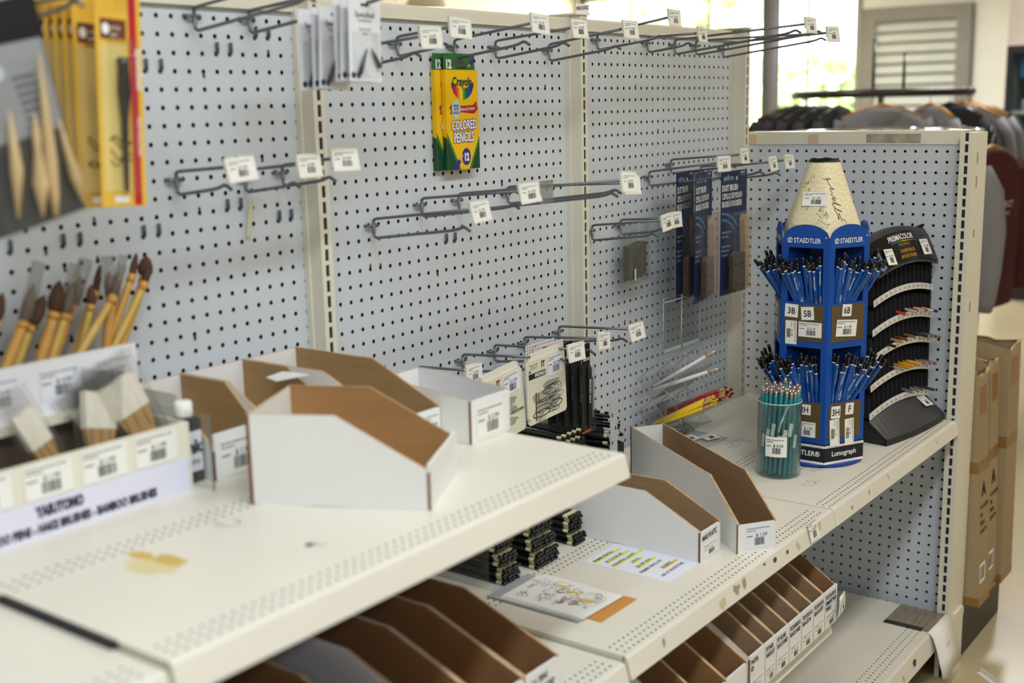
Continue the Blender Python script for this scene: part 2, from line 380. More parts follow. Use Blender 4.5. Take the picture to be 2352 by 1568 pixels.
# black strip filling the gap between the two foreground shelves, worn paint and marks
obj('black_gap_strip', MB().box(-15.25, -20.5, -.3, -14.95, -13, .02), M('black_gap_fill', '#26272b', .7), sh_u)
def blob(mb, cx, cy, rx, ry, z, seed, n=22, mi=0, rot=0):
    rnd = random.Random(seed); vs = []
    for k in range(n):
        a = 2*math.pi*k/n; q = rnd.uniform(.72, 1.1); x, y = rx*q*math.cos(a), ry*q*math.sin(a)
        vs.append((cx+x*math.cos(rot)-y*math.sin(rot), cy+x*math.sin(rot)+y*math.cos(rot), z))
    mb.add(vs, [list(range(n))], mi)
mb = MB(); blob(mb, -27.1+17.4, -15.3, .9, 1.5, .004, 3, mi=0); blob(mb, -26.6+17.4, -14.0, .45, .8, .006, 4, mi=1); blob(mb, -26.3+17.4, -15.6, .5, 1.0, .007, 5, mi=1)
obj('yellow_stain', mb, [M('dried_glue_pale', '#ddcf9a', .3), M('dried_glue_amber', '#cfae4c', .3)], sh_u)
mb = MB().tube([(-21.7+17.4, -19.2, -.02), (-21.7+17.4, -19.2, .01)], .2, 12); obj('bolt_hole', mb, slot_m, sh_u)
def scribble(parent, strokes, z, mat=None, wd=.035):
    mb = MB()
    for st in strokes: mb.line(st, wd, (0, 0, z), (1, 0, 0), (0, 1, 0))
    obj('pen_scribble', mb, mat or inkg, parent)
rnd = random.Random(11)
def loops(cx, cy, n, a, b, drift):
    return [(cx+a*math.cos(k*.55)+k*drift+rnd.uniform(-.05, .05), cy+b*math.sin(k*.55)*rnd.uniform(.7, 1.2)) for k in range(n)]
scribble(sh_c, [loops(-3.4, -8.2, 44, .5, .9, .035), loops(-4.3, -9.6, 26, .5, .35, .05), loops(-2, -9.5, 20, .25, .8, .04), loops(-8, -17, 24, .5, .5, .08), loops(-7, -18.5, 20, .7, .3, .1),
                loops(-4, -18.8, 26, .5, .4, .07), loops(-11, -19.5, 22, .5, .5, .09)], .006)
scribble(sh_a, [loops(10, -17.5, 20, .5, .4, .08), loops(-4, -18.8, 14, .3, .4, .09), loops(11.5, -19, 18, .6, .3, .07)], .006)
scribble(sh_u, [loops(-5, -14, 14, .3, .5, .07), loops(3.5, -16.5, 14, .2, .6, .07), loops(-4.2, -19.5, 10, .2, .3, .04)], .006, inkg, .05)
# worn paint on the shelf fronts
def scuffs(parent, pts, yf=-23.52, slope=.26):
    for i, (x, z, a, b, dark) in enumerate(pts):
        mb = MB(); rnd = random.Random(i*3+int(x)); n = 12; vs = []
        for k in range(n):
            t_ = 2*math.pi*k/n; q = rnd.uniform(.5, 1.1); zz_ = z+b*q*math.sin(t_)
            vs.append((x+a*q*math.cos(t_), yf+slope*(zz_+.14)-.012, zz_))
        mb.add(vs, [list(range(n))])
        obj('paint_scuff', mb, [M('scuff_brown', '#a3927a', .8), M('scuff_black', '#4a443c', .8), M('scuff_tan', '#c9b796', .8)][dark], parent)
scuffs(sh_a, [(-11, -.6, .22, .3, 0), (-1.5, -.6, .5, .42, 0), (-.4, -.55, .3, .5, 0), (-3.6, -.8, .5, .45, 2), (4.4, -.55, .4, .25, 1), (2.8, -.35, .25, .1, 1), (8.2, -.7, .3, .4, 2), (6.4, -.6, .25, .18, 1), (12.2, -.5, .35, .35, 2)])
scuffs(sh_c, [(-8, -.6, .15, .3, 0), (-11.8, -.8, .3, .2, 0), (-3.6, -.5, .12, .25, 0), (9, -.6, .3, .2, 2)])
scuffs(sh_t, [(11.4, -.55, .7, .4, 2), (11.2, -.6, .4, .25, 0), (7.0, -.5, .2, .42, 1), (5.2, -.6, .9, .38, 2)])
scuffs(sh_b, [(5.6, -.9, .5, .3, 1), (2.5, -1.2, .12, .3, 0)], -23.62)
# label sticker on the corner shelf front
t = thing('price_sticker', 'white price sticker lapped over the front edge of the corner shelf', 'sticker', 23.5, -23.56, -31.2, 0, rx=-.25)
ticket(t, 0, -.12, 0, 1.75, 1.5, '$ 6.99', rz=.05, seed=4)

# ------------------------------------------------------------------ end panel across the corner
end = thing('end_panel', 'short free standing pegboard end panel closing the corner', 'display panel', 59.67, -12, -ZF)
yo = 12
mb = MB().sheet([-(m)-1.0+yo for m in range(21, -1, -1)], [-5.414-n+ZF for n in range(46, -2, -1)], -22.45+yo, -.2+yo, zz(-55), zz(-3.6), .148, lambda u, v, w_: (w_, u, v), .2)
mb.box(2.6, -22+yo, 1, 2.8, 0+yo, zz(-3.6))
obj('pegboard_panel', mb, [peg_m, M('drilled_hardboard', '#4a3020', .9)], end)
obj('inner_board', MB().box(1.0, -22+yo, 1, 1.2, 0+yo, zz(-3.6)), dark_in, end)  # dark sheet again, for the shade behind these holes
def endpost(y0):
    mb = MB(); yc = y0+yo; zt = zz(-3.65)
    mb.box(-.3, yc-.6, 0, 3.0, yc+.6, zt)
    mb.box(-1.45, yc-.6, 0, -.3, yc-.16, zt).box(-1.45, yc+.16, 0, -.3, yc+.6, zt).box(-1.36, yc-.16, 0, -1.2, yc+.16, zt, 1)  # last box is the painted dark of the slots
    z = zt-.9
    while z > 1: mb.box(-1.45, yc-.16, z-.13, -1.0, yc+.16, z+.13); z -= 1.0
    return mb
up_ = obj('upright', endpost(-23.15), [cream, slot_m], end)
for z, a in ((-6, .5), (-8.2, .55), (-13, .35), (-20, .45)):
    obj('stamped_slot', MB().box(-.1, -23.78+yo, zz(z-a), .0, -23.74+yo, zz(z+a)).box(.12, -23.78+yo, zz(z-a), .17, -23.74+yo, zz(z+a)), M('stamp_shadow', '#8d8370', .7), up_)
obj('top_rail', MB().box(-.14, -22.4+yo, zz(-4.75), .05, -.3+yo, zz(-3.6)).box(-.14, -22.4+yo, zz(-3.6), 3, -.3+yo, zz(-3.5)), cream, end)
tape = M('aged_masking_tape', '#d2b79c', .7)
for y0, y1, z0, m in ((-1.6, -.5, -4.7, tape), (-8.3, -7.2, -4.7, tape), (-18.5, -13.2, -4.62, M('tape_residue', '#a79d8f', .8, var=.35, scale=40))):
    obj('tape_patch', MB().box(-.155, y0+yo, zz(z0), -.13, y1+yo, zz(-3.75)), m, end)
obj('base_foot', MB().box(1.4, -23.9+yo, zz(-52.2), 3.0, -22.4+yo, zz(-51.4)), cream, end)
obj('foot_post', MB().box(-.3, -24.0+yo, 0, 2.4, -23.74+yo, zz(-51)), cream, end)
# black base of the unit behind, and its cartons
t = thing('black_base_unit', 'low black plinth running along the floor behind the end panel', 'plinth', 62.8, -23.5, -ZF)
obj('kick_board', MB().box(0, 0, 0, 15, .4, 6.2), black, t)
obj('deck_board', MB().box(0, .4, 5.6, 15, 20, 6.2), black, t)
obj('end_board', MB().box(14.6, .4, 0, 15, 20, 5.6), black, t)
cart = M('worn_carton', '#a08b6a', .85, var=.09, scale=3, bump=.2, speck=('#8a6c48', .32, 8))
ctape = M('brown_parcel_tape', '#8a6436', .35, coat=.3)
def carton(label, x, y, wx, wy, h, lean, seed, prints):
    rnd = random.Random(seed); t = thing('flat_carton', label, 'carton', x, y, -51.25)
    L = lean; N = 14
    def ring(z, k): return [(0+L[0]*z/h, 0+L[1]*z/h, z), (wx+L[0]*z/h, 0+L[1]*z/h, z), (wx+L[0]*z/h, wy+L[1]*z/h, z), (0+L[0]*z/h, wy+L[1]*z/h, z)]
    mb = MB(); rs = [ring(z, 0) for z in (0, h*.33, h*.66, h-1.2)]; mb.loft(rs, 0, False, False)
    obj('carton_body', mb, cart, t)
    tb = MB(); P = rs[-1]; segs = []
    for a, b in zip(P, P[1:]+P[:1]):
        for k in range(5): segs.append([a[i]+(b[i]-a[i])*k/5 for i in range(3)])
    n = len(segs); top = [(p[0]+rnd.uniform(-.12, .12), p[1]+rnd.uniform(-.15, .15), p[2]+rnd.uniform(.6, 1.5)) for p in segs]
    tb.add(segs+top, [[i, (i+1) % n, n+(i+1) % n, n+i] for i in range(n)])
    inn = [(wx/2+(p[0]-wx/2-L[0])*.9+L[0], wy/2+(p[1]-wy/2-L[1])*.9+L[1], p[2]-.1) for p in top]
    tb.add(top+inn, [[i, (i+1) % n, n+(i+1) % n, n+i] for i in range(n)], 1)
    obj('torn_rim', tb, [cart, edge_m], t)
    obj('inner_dark', MB().prism([(p[0], p[1]) for p in inn[::5]], XY, h-2, h-1.6), dark_in, t)  # dark sheet in place of the shade down inside the carton
    sk = Matrix(((1, 0, L[0]/h), (0, 1, L[1]/h), (0, 0, 1)))
    def dec(name, m_, mb_): mb_.v = [tuple(sk @ Vector(v)) for v in mb_.v]; return obj(name, mb_, m_, t)
    f = -.02
    dec('tape_band', ctape, MB().box(-.02, f, 0, wx+.02, wy*.5, .9)); dec('tape_band', ctape, MB().box(wx*.15, f, h-4.2, wx*.8, 0, h-1.4)); dec('tape_band', ctape, MB().box(-.02, f, h*.58, wx+.02, wy*.3, h*.58+1.2))
    if prints:
        mb = MB(); s_ = prints
        mb.text('A', 1.9, (wx/2, f-.01, h*.50-.6), (1, 0, 0), (0, 0, 1), 0, .05, 'CENTER')
        for i, tx in enumerate(('P.O. NO. METRO', 'TREE', 'ITEM NO.', 'QUANTITY 8')):
            mb.text(tx, .62, (wx*.15, f-.01, h*.42-i*.85), (1, 0, 0), (0, 0, 1), 0, .02, sx=.62)
        dec('carton_print', ink, mb)['kind'] = 'stuff'
        mb = MB(); x0 = .2; mb.add([(x0, f-.005, 2.4), (x0+wx*.55, f-.005, 2.4), (x0+wx*.55, f-.005, 4.4), (x0, f-.005, 4.4)], [(0, 1, 2, 3)])
        xx = x0+.2
        while xx < x0+wx*.55-.2:
            l = rnd.choice((.05, .09, .14)); mb.add([(xx, f-.012, 2.7), (xx+l, f-.012, 2.7), (xx+l, f-.012, 4.1), (xx, f-.012, 4.1)], [(0, 1, 2, 3)], 1); xx += l+rnd.choice((.05, .1))
        dec('barcode_label', [paper, ink], mb)
    return t
carton('nearest tall brown flat carton leaning behind the end panel', 62.9, -25.3, 3.6, 6, 24.0, (0, 1.3), 1, 1)
carton('middle tall brown flat carton between two others behind the end panel', 66.9, -25.0, 3.2, 6, 24.6, (0, .9), 2, 1)
carton('rearmost tall brown flat carton with a torn rim behind the end panel', 70.5, -25.4, 4.2, 6, 25.6, (0, .4), 3, 0)
t = thing('paper_scrap', 'white folded paper strip lying on the concrete floor', 'paper', 60.6, -27.0, -ZF, -.7)
obj('folded_strip', MB().prism([(-.2, 0), (.2, .02), (.22, .5), (.16, .5), (.14, .06), (-.2, .04)], XZ, -1.3, 1.3), paper, t)

# ------------------------------------------------------------------ peg hooks
def hook(label, x, z, L, rise, tag, seed=0, tag_dx=0, group=None, tilt=.115, double=False):
    """double peg hook: clip in two holes, lower prong with upturned tip, upper arm that carries a flip ticket"""
    rnd = random.Random(seed*13+5)
    t = thing('peg_hook', label, 'hook', x, 0, z, group=group)
    mb = MB().tube([(-.5, -.01, .03), (-.5, -.2, .03), (-.42, -.34, 0), (.42, -.34, 0), (.5, -.2, .03), (.5, -.01, .03)], .105, 8)
    obj('back_clip', mb, wire_m, t)
    z1 = -.8+(L-1.05)*tilt+.02
    mb = MB().tube([(0, -.36, .42), (0, -.36, -.5), (0, -.42, -.7), (0, -.6, -.8), (0, -(L-1.5), -.8+(L-1.9)*tilt), (0, -(L-.95), z1), (0, -(L-.6), z1+.13), (0, -(L-.4), z1+.12), (0, -L, z1-.1)], .105, 8)
    obj('wire_prong', mb, wire_m, t)
    A = L+.75 if tag else L
    mb = MB().tube([(0, -.36, .1), (0, -.36, .3), (0, -.44, .45), (0, -.62, .5), (0, -A, .5+rise*(A/(L+.8)))], .1, 8)
    obj('label_arm', mb, wire_m, t)
    if tag:
        zc = .5+rise
        h = obj('ticket_holder', TAGM, None, t); h.location = (tag_dx*S, -(A+.12)*S, (zc-.12)*S)
        h.rotation_euler = (rnd.uniform(-.2, -.05), rnd.uniform(-.09, .09), rnd.uniform(-.12, .12))
        k = ('tagpaper', tag)
        if k not in PRN:
            PRN[k] = mesh('price_label', MB().box(-.92, -.075, -.62, .92, -.062, .5), [paper])
            p = label_print(1.7, 1.05, tag, seed=len(PRN)); p.v = [(a, b-.082, c-.04) for a, b, c in p.v]; PRN[k+(1,)] = mesh('price_print', p, [ink, inkg])
        # the paper and its print ride on the holder
        o = obj('price_label', PRN[k], None, h); pr = obj('price_print', PRN[k+(1,)], None, h, kind='stuff')
    return t
mb = MB().box(-1.0, -.06, -.68, 1.0, .0, .55).box(-1.0, .02, -.3, 1.0, .1, .6).box(-1.0, -.09, -.72, 1.0, -.02, -.6)
mb.tube([(-1.0, .02, .58), (1.0, .02, .58)], .075, 8).box(-.14, .08, -.1, .14, .5, .14)
TAGM = mesh('ticket_holder', mb, [tagp])
HK = [  # label, x, z, length, arm rise, ticket
 ('bare wire peg hook at the top of the left board, leftmost there', -10.68, 5.03, 10, 1.1, None),
 ('long peg hook at the top of the left board carrying six white carded tool packs', -6.67, 5.04, 12, 1.0, None),
 ('short peg hook on the left board with a grey and white ticket, leftmost of three', -12.76, -4.01, 5, .35, '$ 7.99'),
 ('short peg hook on the left board, middle of three, yellowed ticket', -7.76, -4.2, 5, .45, '$ 3.99'),
 ('short peg hook on the left board, rightmost of three, beside the slotted post', -4.76, -4.05, 4.9, .5, '$ 3.99'),
 ('peg hook on the middle board behind the white carded packs, bare prong', 0.92, 2.95, 7, .55, '$ 6.99'),
 ('short peg hook at the top of the middle board just left of the pencil boxes', 6.22, 3.96, 5, .4, '$ 6.99'),
 ('peg hook holding two yellow boxes of colored pencils', 12.33, 3.94, 7, .8, '$ 1.99'),
 ('empty peg hook at top of middle board, first one right of the yellow boxes', 17.15, 4.0, 7, .6, '$ 36.99'),
 ('empty peg hook at top of middle board beside the slotted post', 24.13, 3.94, 7, .85, '$ 14.49'),
 ('empty peg hook at top of right board, leftmost there, steeply raised ticket', 31.23, 4.95, 6.8, 1.0, '$ 7.49'),
 ('short empty peg hook at top of right board, second from left', 39.56, 4.93, 4.9, .1, '$ 9.99'),
 ('very long peg hook at top of right board with the higher of the far tickets', 44.47, 4.87, 12.7, .7, '$ 4.49'),
 ('very long peg hook at top of right board, ticket farthest right', 48.61, 4.90, 13, .05, '$ 5.49'),
 ('long peg hook at top of right board nearest the corner post', 54.22, 4.79, 11, .45, '$ 5.49'),
 ('peg hook halfway down the middle board, lowest and leftmost of four', 3.13, -8.05, 8.7, .95, '$ 1.99'),
 ('peg hook halfway down the middle board with a clear ticket flap', 8.15, -7.04, 8.9, .75, '$ 12.99'),
 ('longest peg hook halfway down the middle board, ticket by the slotted post', 12.29, -7.01, 14, 1.25, '$ 5.99'),
 ('peg hook halfway down the middle board, rightmost of four', 18.25, -6.9, 10.6, .5, '$ 5.99'),
 ('peg hook low on the right board left of the pouches of pads', 30.15, -10.95, 6.8, .7, '$ 6.49'),
 ('short peg hook low on the right board holding pouches of pads', 34.75, -10.89, 5.0, .35, '$ 6.49'),
 ('peg hook on the right board holding the left pair of dust brushes', 39.78, -6.93, 7.0, .9, '$ 7.79'),
 ('peg hook on the right board above and between the dust brushes, blank ticket', 43.81, -6.04, 7.0, .5, '$ 8.99'),
 ('peg hook on the right board holding the single dust brush', 49.69, -7.01, 7.1, .5, '$ 9.49'),
 ('peg hook on the right board nearest the corner, ticket against the end panel', 53.77, -7.3, 6.9, .8, '$ 9.49'),
 ('peg hook low on the middle board, leftmost of the low five, fifteen dollar ticket', 7.10, -19.0, 4.6, .25, '$ 15.99'),
 ('peg hook low on the middle board hidden behind the scribbled eraser card', 12.16, -19.0, 6.6, .5, None),
 ('peg hook low on the middle board holding pink and blue eraser cards', 16.09, -18.97, 7.1, .4, '$ 5.09'),
 ('peg hook low on the middle board holding slim black pen packs', 20.05, -19.0, 7.0, .6, '$ 3.19'),
 ('peg hook low beside the slotted post, rightmost of the low five', 24.93, -18.91, 7.0, .4, '$ 4.49')]
HO = {}
for i, (lab, x, z, L, rise, tag) in enumerate(HK):
    HO[i] = hook(lab, x, z, L, rise, tag, seed=i)
# handwritten flag on one holder, clear flap on another
t = thing('paper_flag', 'folded white paper flag lettered in pen on top of a hook ticket', 'flag', 17.15, -8.1, 6.0)
obj('flag', MB().box(-.85, -.05, -.1, .85, 0, .62), paper, t); obj('lettering', MB().text('WEB SOURCE', .36, (-.8, -.07, .15), (1, 0, .1), (0, 0, 1), 0, .02, sx=.72), inkn, t, kind='stuff')
t = thing('clear_ticket_flap', 'loose clear plastic ticket flap hanging behind a price ticket', 'ticket holder', 9.9, -9.9, -6.0, .1)
obj('flap', MB().box(-.9, -.03, -.75, .9, .0, .7).box(-.9, -.06, .62, .9, .04, .75), clear('cloudy_flap', '#e6e6e2', .3), t)
t = thing('paper_strip', 'narrow strip of yellowed tape hanging from the left pegboard', 'tape strip', -7.4, -.3, -5.6, 0)
obj('strip', MB().prism([(-.12, 0), (.2, 0), (-.2, -2.1), (-.5, -2.0)], XZ, -.05, -.02), M('yellowed_tape', '#cfc8ab', .5), t)
# cut-off wire stubs stuck in the board
stub = MB().tube([(0, .18, 0), (0, -.06, 0), (0, -.16, .12), (0, -.17, .66)], .105, 8)
STM = mesh('peg_stub', stub, [M('dark_wire', '#55585f', .4, .4)])
PAIRS = [((-14.02, -13.02), 2, 'two rows under the first long top hook'), ((-9.02, -8.02), 3, 'between the two long top hooks'), ((-6.02, -5.02), 4, 'under the top rail, left of the white packs'), ((-9.02, -8.02), -6, 'right under the three short hooks'),
         ((-5.02, -4.02), -7, 'beside the slotted post under the short hooks'), ((-15.02, -14.02), -7, 'below and left of the three short hooks'), ((-20.02, -19.02), -7, 'above the bamboo brushes'), ((11, 12), -10, 'on the middle board under the lowest hook')]
for us, v, where in PAIRS:
    for u, sd in zip(us, ('left', 'right')):
        o = obj('peg_stub', STM); o.location = W(u, 0, v); o['category'] = 'peg'; o['group'] = 'cut wire stubs in the pegboard'
        o['label'] = '%s wire stub, pair %s' % (sd, where)
for u, v, where in ((-16.02, 3, 'beside the yellow packs'), (-23.02, -7, 'at the left edge under the tool bag')):
    o = obj('peg_stub', STM); o.location = W(u, 0, v); o['category'] = 'peg'; o['group'] = 'cut wire stubs in the pegboard'; o['label'] = 'single dark cut wire stub in the board '+where
# empty wire on far left holding the yellow packs and the tool bag
hook('peg hook at the top left carrying the fan of yellow pen packs', -21.5, 4.9, 9.4, .4, None, 41)
hook('peg hook at the far left carrying the black and clear tool bag', -26.0, 3.6, 12.4, .4, None, 42)

# ------------------------------------------------------------------ hanging goods
# yellow boxes of coloured pencils
def pencil_box(label, x, y, first):
    t = thing('colored_pencil_box', label, 'box', x, y, -1.3, group='yellow boxes of colored pencils')
    W_, H0, H1 = 1.84, -3.45, 3.6
    obj('carton', MB().box(-W_, 0, H0, W_, .36, H1), yel, t)
    mb = MB(); hp = [(-1.8, 3.6), (1.72, 3.6), (1.66, 4.75), (-1.8, 4.75)]
    mb.prism(hp, XZ, .16, .2); obj('hang_tab', mb, M('green_carton', '#2f6a34', .45), t)
    f = -.012
    def pl(name, pts, m, d=0): return obj(name, MB().add([(a, f-d, b) for a, b in pts], [list(range(len(pts)))]), m, t)
    pl('tab_hole', [(-.55, 4.25), (.35, 4.25), (.45, 4.1), (.35, 3.95), (-.55, 3.95), (-.65, 4.1)], M('hang_hole_shadow', '#51473f', .9), -.16)
    obj('tab_number', MB().text('12', .85, (-1.62, .14, 3.72), (1, 0, 0), (0, 0, 1), 0, .05, sx=.8), white, t, kind='stuff')
    obj('tab_squiggle', MB().line([(-.4+k*.06, 3.75+.1*math.sin(k*1.1)) for k in range(20)], .06, (0, .14, 0), (1, 0, 0), (0, 0, 1)), ink, t)
    mb = MB(); mb.add([(1.7, .14, 4.7), (1.05, .14, 4.05), (1.25, .14, 3.9), (1.66, .14, 4.25)], [(0, 1, 2, 3)]); mb.add([(1.05, .13, 4.05), (.85, .13, 3.78), (1.25, .13, 3.9)], [(0, 1, 2)], 1); obj('tab_pencil', mb, [purp, wood], t)
    # window of pencils
    cols = ['#7a1f4e', '#b3203a', '#d6292c', '#e36a1c', '#f0c419', '#f4d822', '#3f9b35', '#1d7a3a', '#16566a', '#1f4fa0', '#2b2f7d', '#2a2350']
    for k, c in enumerate(cols):
        x0 = -1.2+k*.21; x1 = x0+.21; xm = .06
        zb = lambda x: 2.75-1.25*math.sqrt(max(0, 1-((x-xm)/1.3)**2)); zt_ = lambda x: 2.3+.5*((x-xm)/1.3)**2
        pl('window_pencil', [(x0, zt_(x0)), (x0, zb(x0)), (x1, zb(x1)), (x1, zt_(x1))], M('print_%d' % k, c, .4))
    obj('brand_lettering', MB().text('Crayola', .86, (-1.1, f-.012, 2.5), (1, 0, 0), (0, 0, 1), 0, .035, sx=.82), dgrn, t, kind='stuff')
    pl('red_ribbon', [(-1.5, .95), (-1.3, .75), (-1.45, .5), (-.2, .62), (1.3, .5), (1.72, .8), (1.6, 1.4), (1.2, 1.12), (0, 1.08), (-1.3, 1.15)][::-1], red, .004)
    obj('ribbon_lettering', MB().text('Preferred by Teachers!', .3, (-.3, f-.02, .72), (1, 0, .05), (0, 0, 1), 0, .012, sx=.6), white, t, kind='stuff')
    el = [(-.75+.48*math.cos(a), .85+.62*math.sin(a)) for a in [k*math.pi/10 for k in range(20)]]
    pl('oval_badge', el[::-1], M('pale_blue_print', '#b9d3dc', .5), .016)
    mb = MB()
    for k, tx in enumerate(('MADE', 'WITH', 'WOOD')): mb.text(tx, .27, (-.75, f-.03, 1.0-k*.25), (1, 0, 0), (0, 0, 1), 0, .02, 'CENTER', .8)
    obj('badge_lettering', mb, dgrn, t, kind='stuff')
    mb = MB(); mb2 = MB()
    for tx, x0, z, sz, sx in (('COLORED', -1.32, -.62, .9, .68), ('PENCILS', -1.12, -1.5, .95, .66)):
        mb.text(tx, sz, (x0, f-.012, z), (1, 0, .03), (0, 0, 1), 0, .09, sx=sx); mb2.text(tx, sz, (x0, f-.024, z), (1, 0, .03), (0, 0, 1), 0, .025, sx=sx)
    obj('title_outline', mb, purp, t, kind='stuff'); obj('title_lettering', mb2, white, t, kind='stuff')
    pl('green_flash', [(-1.84, -1.2), (-1.84, -3.45), (-.6, -3.45)], dgrn); pl('green_flash', [(1.84, -3.45), (1.84, -1.5), (.85, -3.45)], dgrn)
    pl('light_green_edge', [(-1.84, -.75), (-1.84, -1.2), (-.6, -3.45), (-.35, -3.45)], grn, .002); pl('light_green_edge', [(1.84, -1.5), (1.84, -1.1), (.6, -3.45), (.85, -3.45)], grn, .002)
    obj('side_flash', MB().add([(-1.852, 0, -1.2), (-1.852, .36, -1.0), (-1.852, .36, -3.45), (-1.852, 0, -3.45)], [(0, 1, 2, 3)]), dgrn, t)
    pl('count_disc', [(.28+.5*math.cos(a), -2.55+.62*math.sin(a)) for a in [k*math.pi/10 for k in range(20)]][::-1], purp, .01)
    obj('count_number', MB().text('12', .75, (.26, f-.03, -2.82), (1, 0, 0), (0, 0, 1), 0, .05, 'CENTER', .8), white, t, kind='stuff')
    mb = MB(); mb.add([(-1.3, f-.02, -3.45), (-.75, f-.02, -3.45), (-.35, f-.02, -2.85), (-.7, f-.02, -2.7)], [(0, 1, 2, 3)]); mb.add([(-.35, f-.02, -2.85), (-.05, f-.02, -2.35), (-.7, f-.02, -2.7)], [(0, 1, 2)], 1); obj('printed_pencil', mb, [purp, wood], t)
    return t
pencil_box('front yellow and green box of colored pencils on a peg hook', 12.4, -.86, 1)
pencil_box('rear yellow and green box of colored pencils, mostly hidden by the front one', 11.75, -.44, 0)

# white carded packs of fine tools
def card_pack(label, x, y, zc, seed, rz=0, ry=0):
    t = thing('carded_tool_pack', label, 'pack', x, y, zc, rz, 'white carded tool packs on one hook', ry=ry)
    obj('card', MB().box(-1.28, 0, -2.2, 1.28, .05, 2.2), M('glossy_white_card', '#e7e7ec', .3), t)
    obj('blister', MB().loft([[(x*q, y_, z*q-.75) for x, z in ((-1.05, -1.25), (1.05, -1.25), (1.05, 1.2), (-1.05, 1.2))] for q, y_ in ((1, 0), (.95, -.28), (.9, -.32))], 0, True, False), clear('blister_clear', haze=.06), t)
    f = -.01
    obj('hang_hole', MB().add([(-.3, f, 1.92), (.3, f, 1.92), (.3, f, 1.78), (-.3, f, 1.78)], [(0, 1, 2, 3)]), slot_m, t)
    mb = MB().text('Speedball', .42, (0, f, 1.2), (1, 0, 0), (0, 0, 1), 0, .01, 'CENTER')
    mb.text('SCRAPER SET', .2, (0, f, .95), (1, 0, 0), (0, 0, 1), 0, .0, 'CENTER').text('CREATE FINE', .17, (0, f, .5), (1, 0, 0), (0, 0, 1), 0, .0, 'CENTER').text('LINES', .17, (0, f, .28), (1, 0, 0), (0, 0, 1), 0, .0, 'CENTER')
    obj('card_print', mb, inkn, t, kind='stuff')
    for a, b in (((-.65, -1.8), (-.05, -.45)), ((1.0, -1.4), (.3, -.4))):
        obj('steel_nib', MB().tube([(a[0], -.16, a[1]), ((a[0]+b[0])/2, -.16, (a[1]+b[1])/2), (b[0], -.16, b[1])], [.14, .11, .03], 8), M('dark_nib_steel', '#55555d', .3, .7), t)
    for k in (-1.0, -.6):
        obj('size_mark', MB().prism([(k+.18*math.cos(a), -1.88+.18*math.sin(a)) for a in [q*math.pi/6 for q in range(12)]], XZ, f-.01, f), M('navy_dot', '#33344e', .5), t)
    return t
for i, (y, rz, ry, lab) in enumerate([(-9.9, .03, .03, 'front one of the right stack of white carded tool packs'), (-9.3, .0, .06, 'middle one of the right stack of white carded tool packs'), (-8.8, .02, .0, 'rear one of the right stack of white carded tool packs'),
                                  (-7.5, .08, .06, 'front one of the left stack of white carded tool packs'), (-7.0, .04, .03, 'middle one of the left stack of white carded tool packs'), (-6.0, .0, .0, 'rear one of the left stack of white carded tool packs')]):
    card_pack(lab, -6.95+i*.02, y, 3.45-(.1 if i < 3 else .45), i, rz, ry)

# yellow pen packs
def pen_pack(label, x, y, z, rz, holder, seed):
    t = thing('yellow_pen_pack', label, 'pack', x-.3, y, z, rz, 'yellow pen holder packs on one hook', ry=.055)
    obj('card', MB().box(-1.25, 0, -4.6, 1.25, .05, 5.0), M('amber_card', '#e3b440', .45, var=.06), t)
    f = -.01
    def pl(name, a, b, c, d, m, e=0): return obj(name, MB().add([(a, f-e, b), (c, f-e, b), (c, f-e, d), (a, f-e, d)], [(0, 1, 2, 3)]), m, t)
    pl('red_band', .55, -4.55, .98, 5.0, M('crimson_band', '#bb2032', .4))
    pl('pale_window', -1.05, -3.9, .4, 2.7, M('window_cream', '#ddc57c', .5)); pl('brown_badge', -1.0, 2.9, .4, 3.8, M('brown_badge', '#6a3c22', .5))
    obj('band_lettering', MB().text('Speedball', .5, (.9, f-.01, 2.6), (0, 0, -1), (1, 0, 0), 0, .01).text('PEN HOLDER', .3, (.85, f-.01, -.5), (0, 0, -1), (1, 0, 0)), white, t, kind='stuff')
    obj('badge_mark', MB().prism([(-.72+.2*math.cos(a), 3.35+.25*math.sin(a)) for a in [q*math.pi/6 for q in range(12)]], XZ, f-.015, f-.004), white, t)
    mb = MB().text('artist', .26, (-.45, f-.01, 3.35), (1, 0, 0), (0, 0, 1)); mb.text('pen', .26, (-.45, f-.01, 3.05), (1, 0, 0), (0, 0, 1)); obj('badge_lettering', mb, white, t, kind='stuff')
    pl('price_label', -.55, -4.4, .25, -4.1, paper, .005)
    rnd = random.Random(seed); sw = M('sepia_flourish', '#7d5326', .5)
    for k in range(4):
        a = rnd.uniform(-2.9, -1.4); obj('sepia_flourish', MB().line([(-.7+q*.13, a+.3*math.sin(q*.7+k)*(1-q/11)) for q in range(10)], .09, (0, f-.008, 0), (1, 0, 0), (0, 0, 1)), sw, t)
    if holder: obj('pen_holder', MB().tube([(0, -.25, 2.1), (0, -.25, 1.8), (.0, -.25, .6), (-.03, -.25, -.6), (-.06, -.25, -3.9)], [.28, .24, .3, .17, .1], 12), M('black_lacquer', '#24272d', .2, spec=.7), t)
    else: obj('pen_holder', MB().tube([(-.1, -.22, 1.0), (0, -.22, -1.0), (.1, -.22, -3.6)], [.1, .17, .05], 10), M('silver_ferrule', '#c9c9cc', .2, .9), t)
    obj('blister', MB().box(-.6, -.55, -4.0, .45, -.0, 2.9), clear('blister_clear'), t)
    return t
pos = ['front', 'second', 'third', 'fourth', 'fifth', 'sixth', 'rearmost']
for i in range(7):
    pen_pack('%s yellow pen pack with a red band in the fan at the top left' % pos[i], -21.55-i*.02, (-8.6, -6.9, -6.2, -5.5, -4.8, -4.1, -3.4)[i], (.1, .0, .2, .25, .3, .3, .35)[i], .05, i != 1, i)

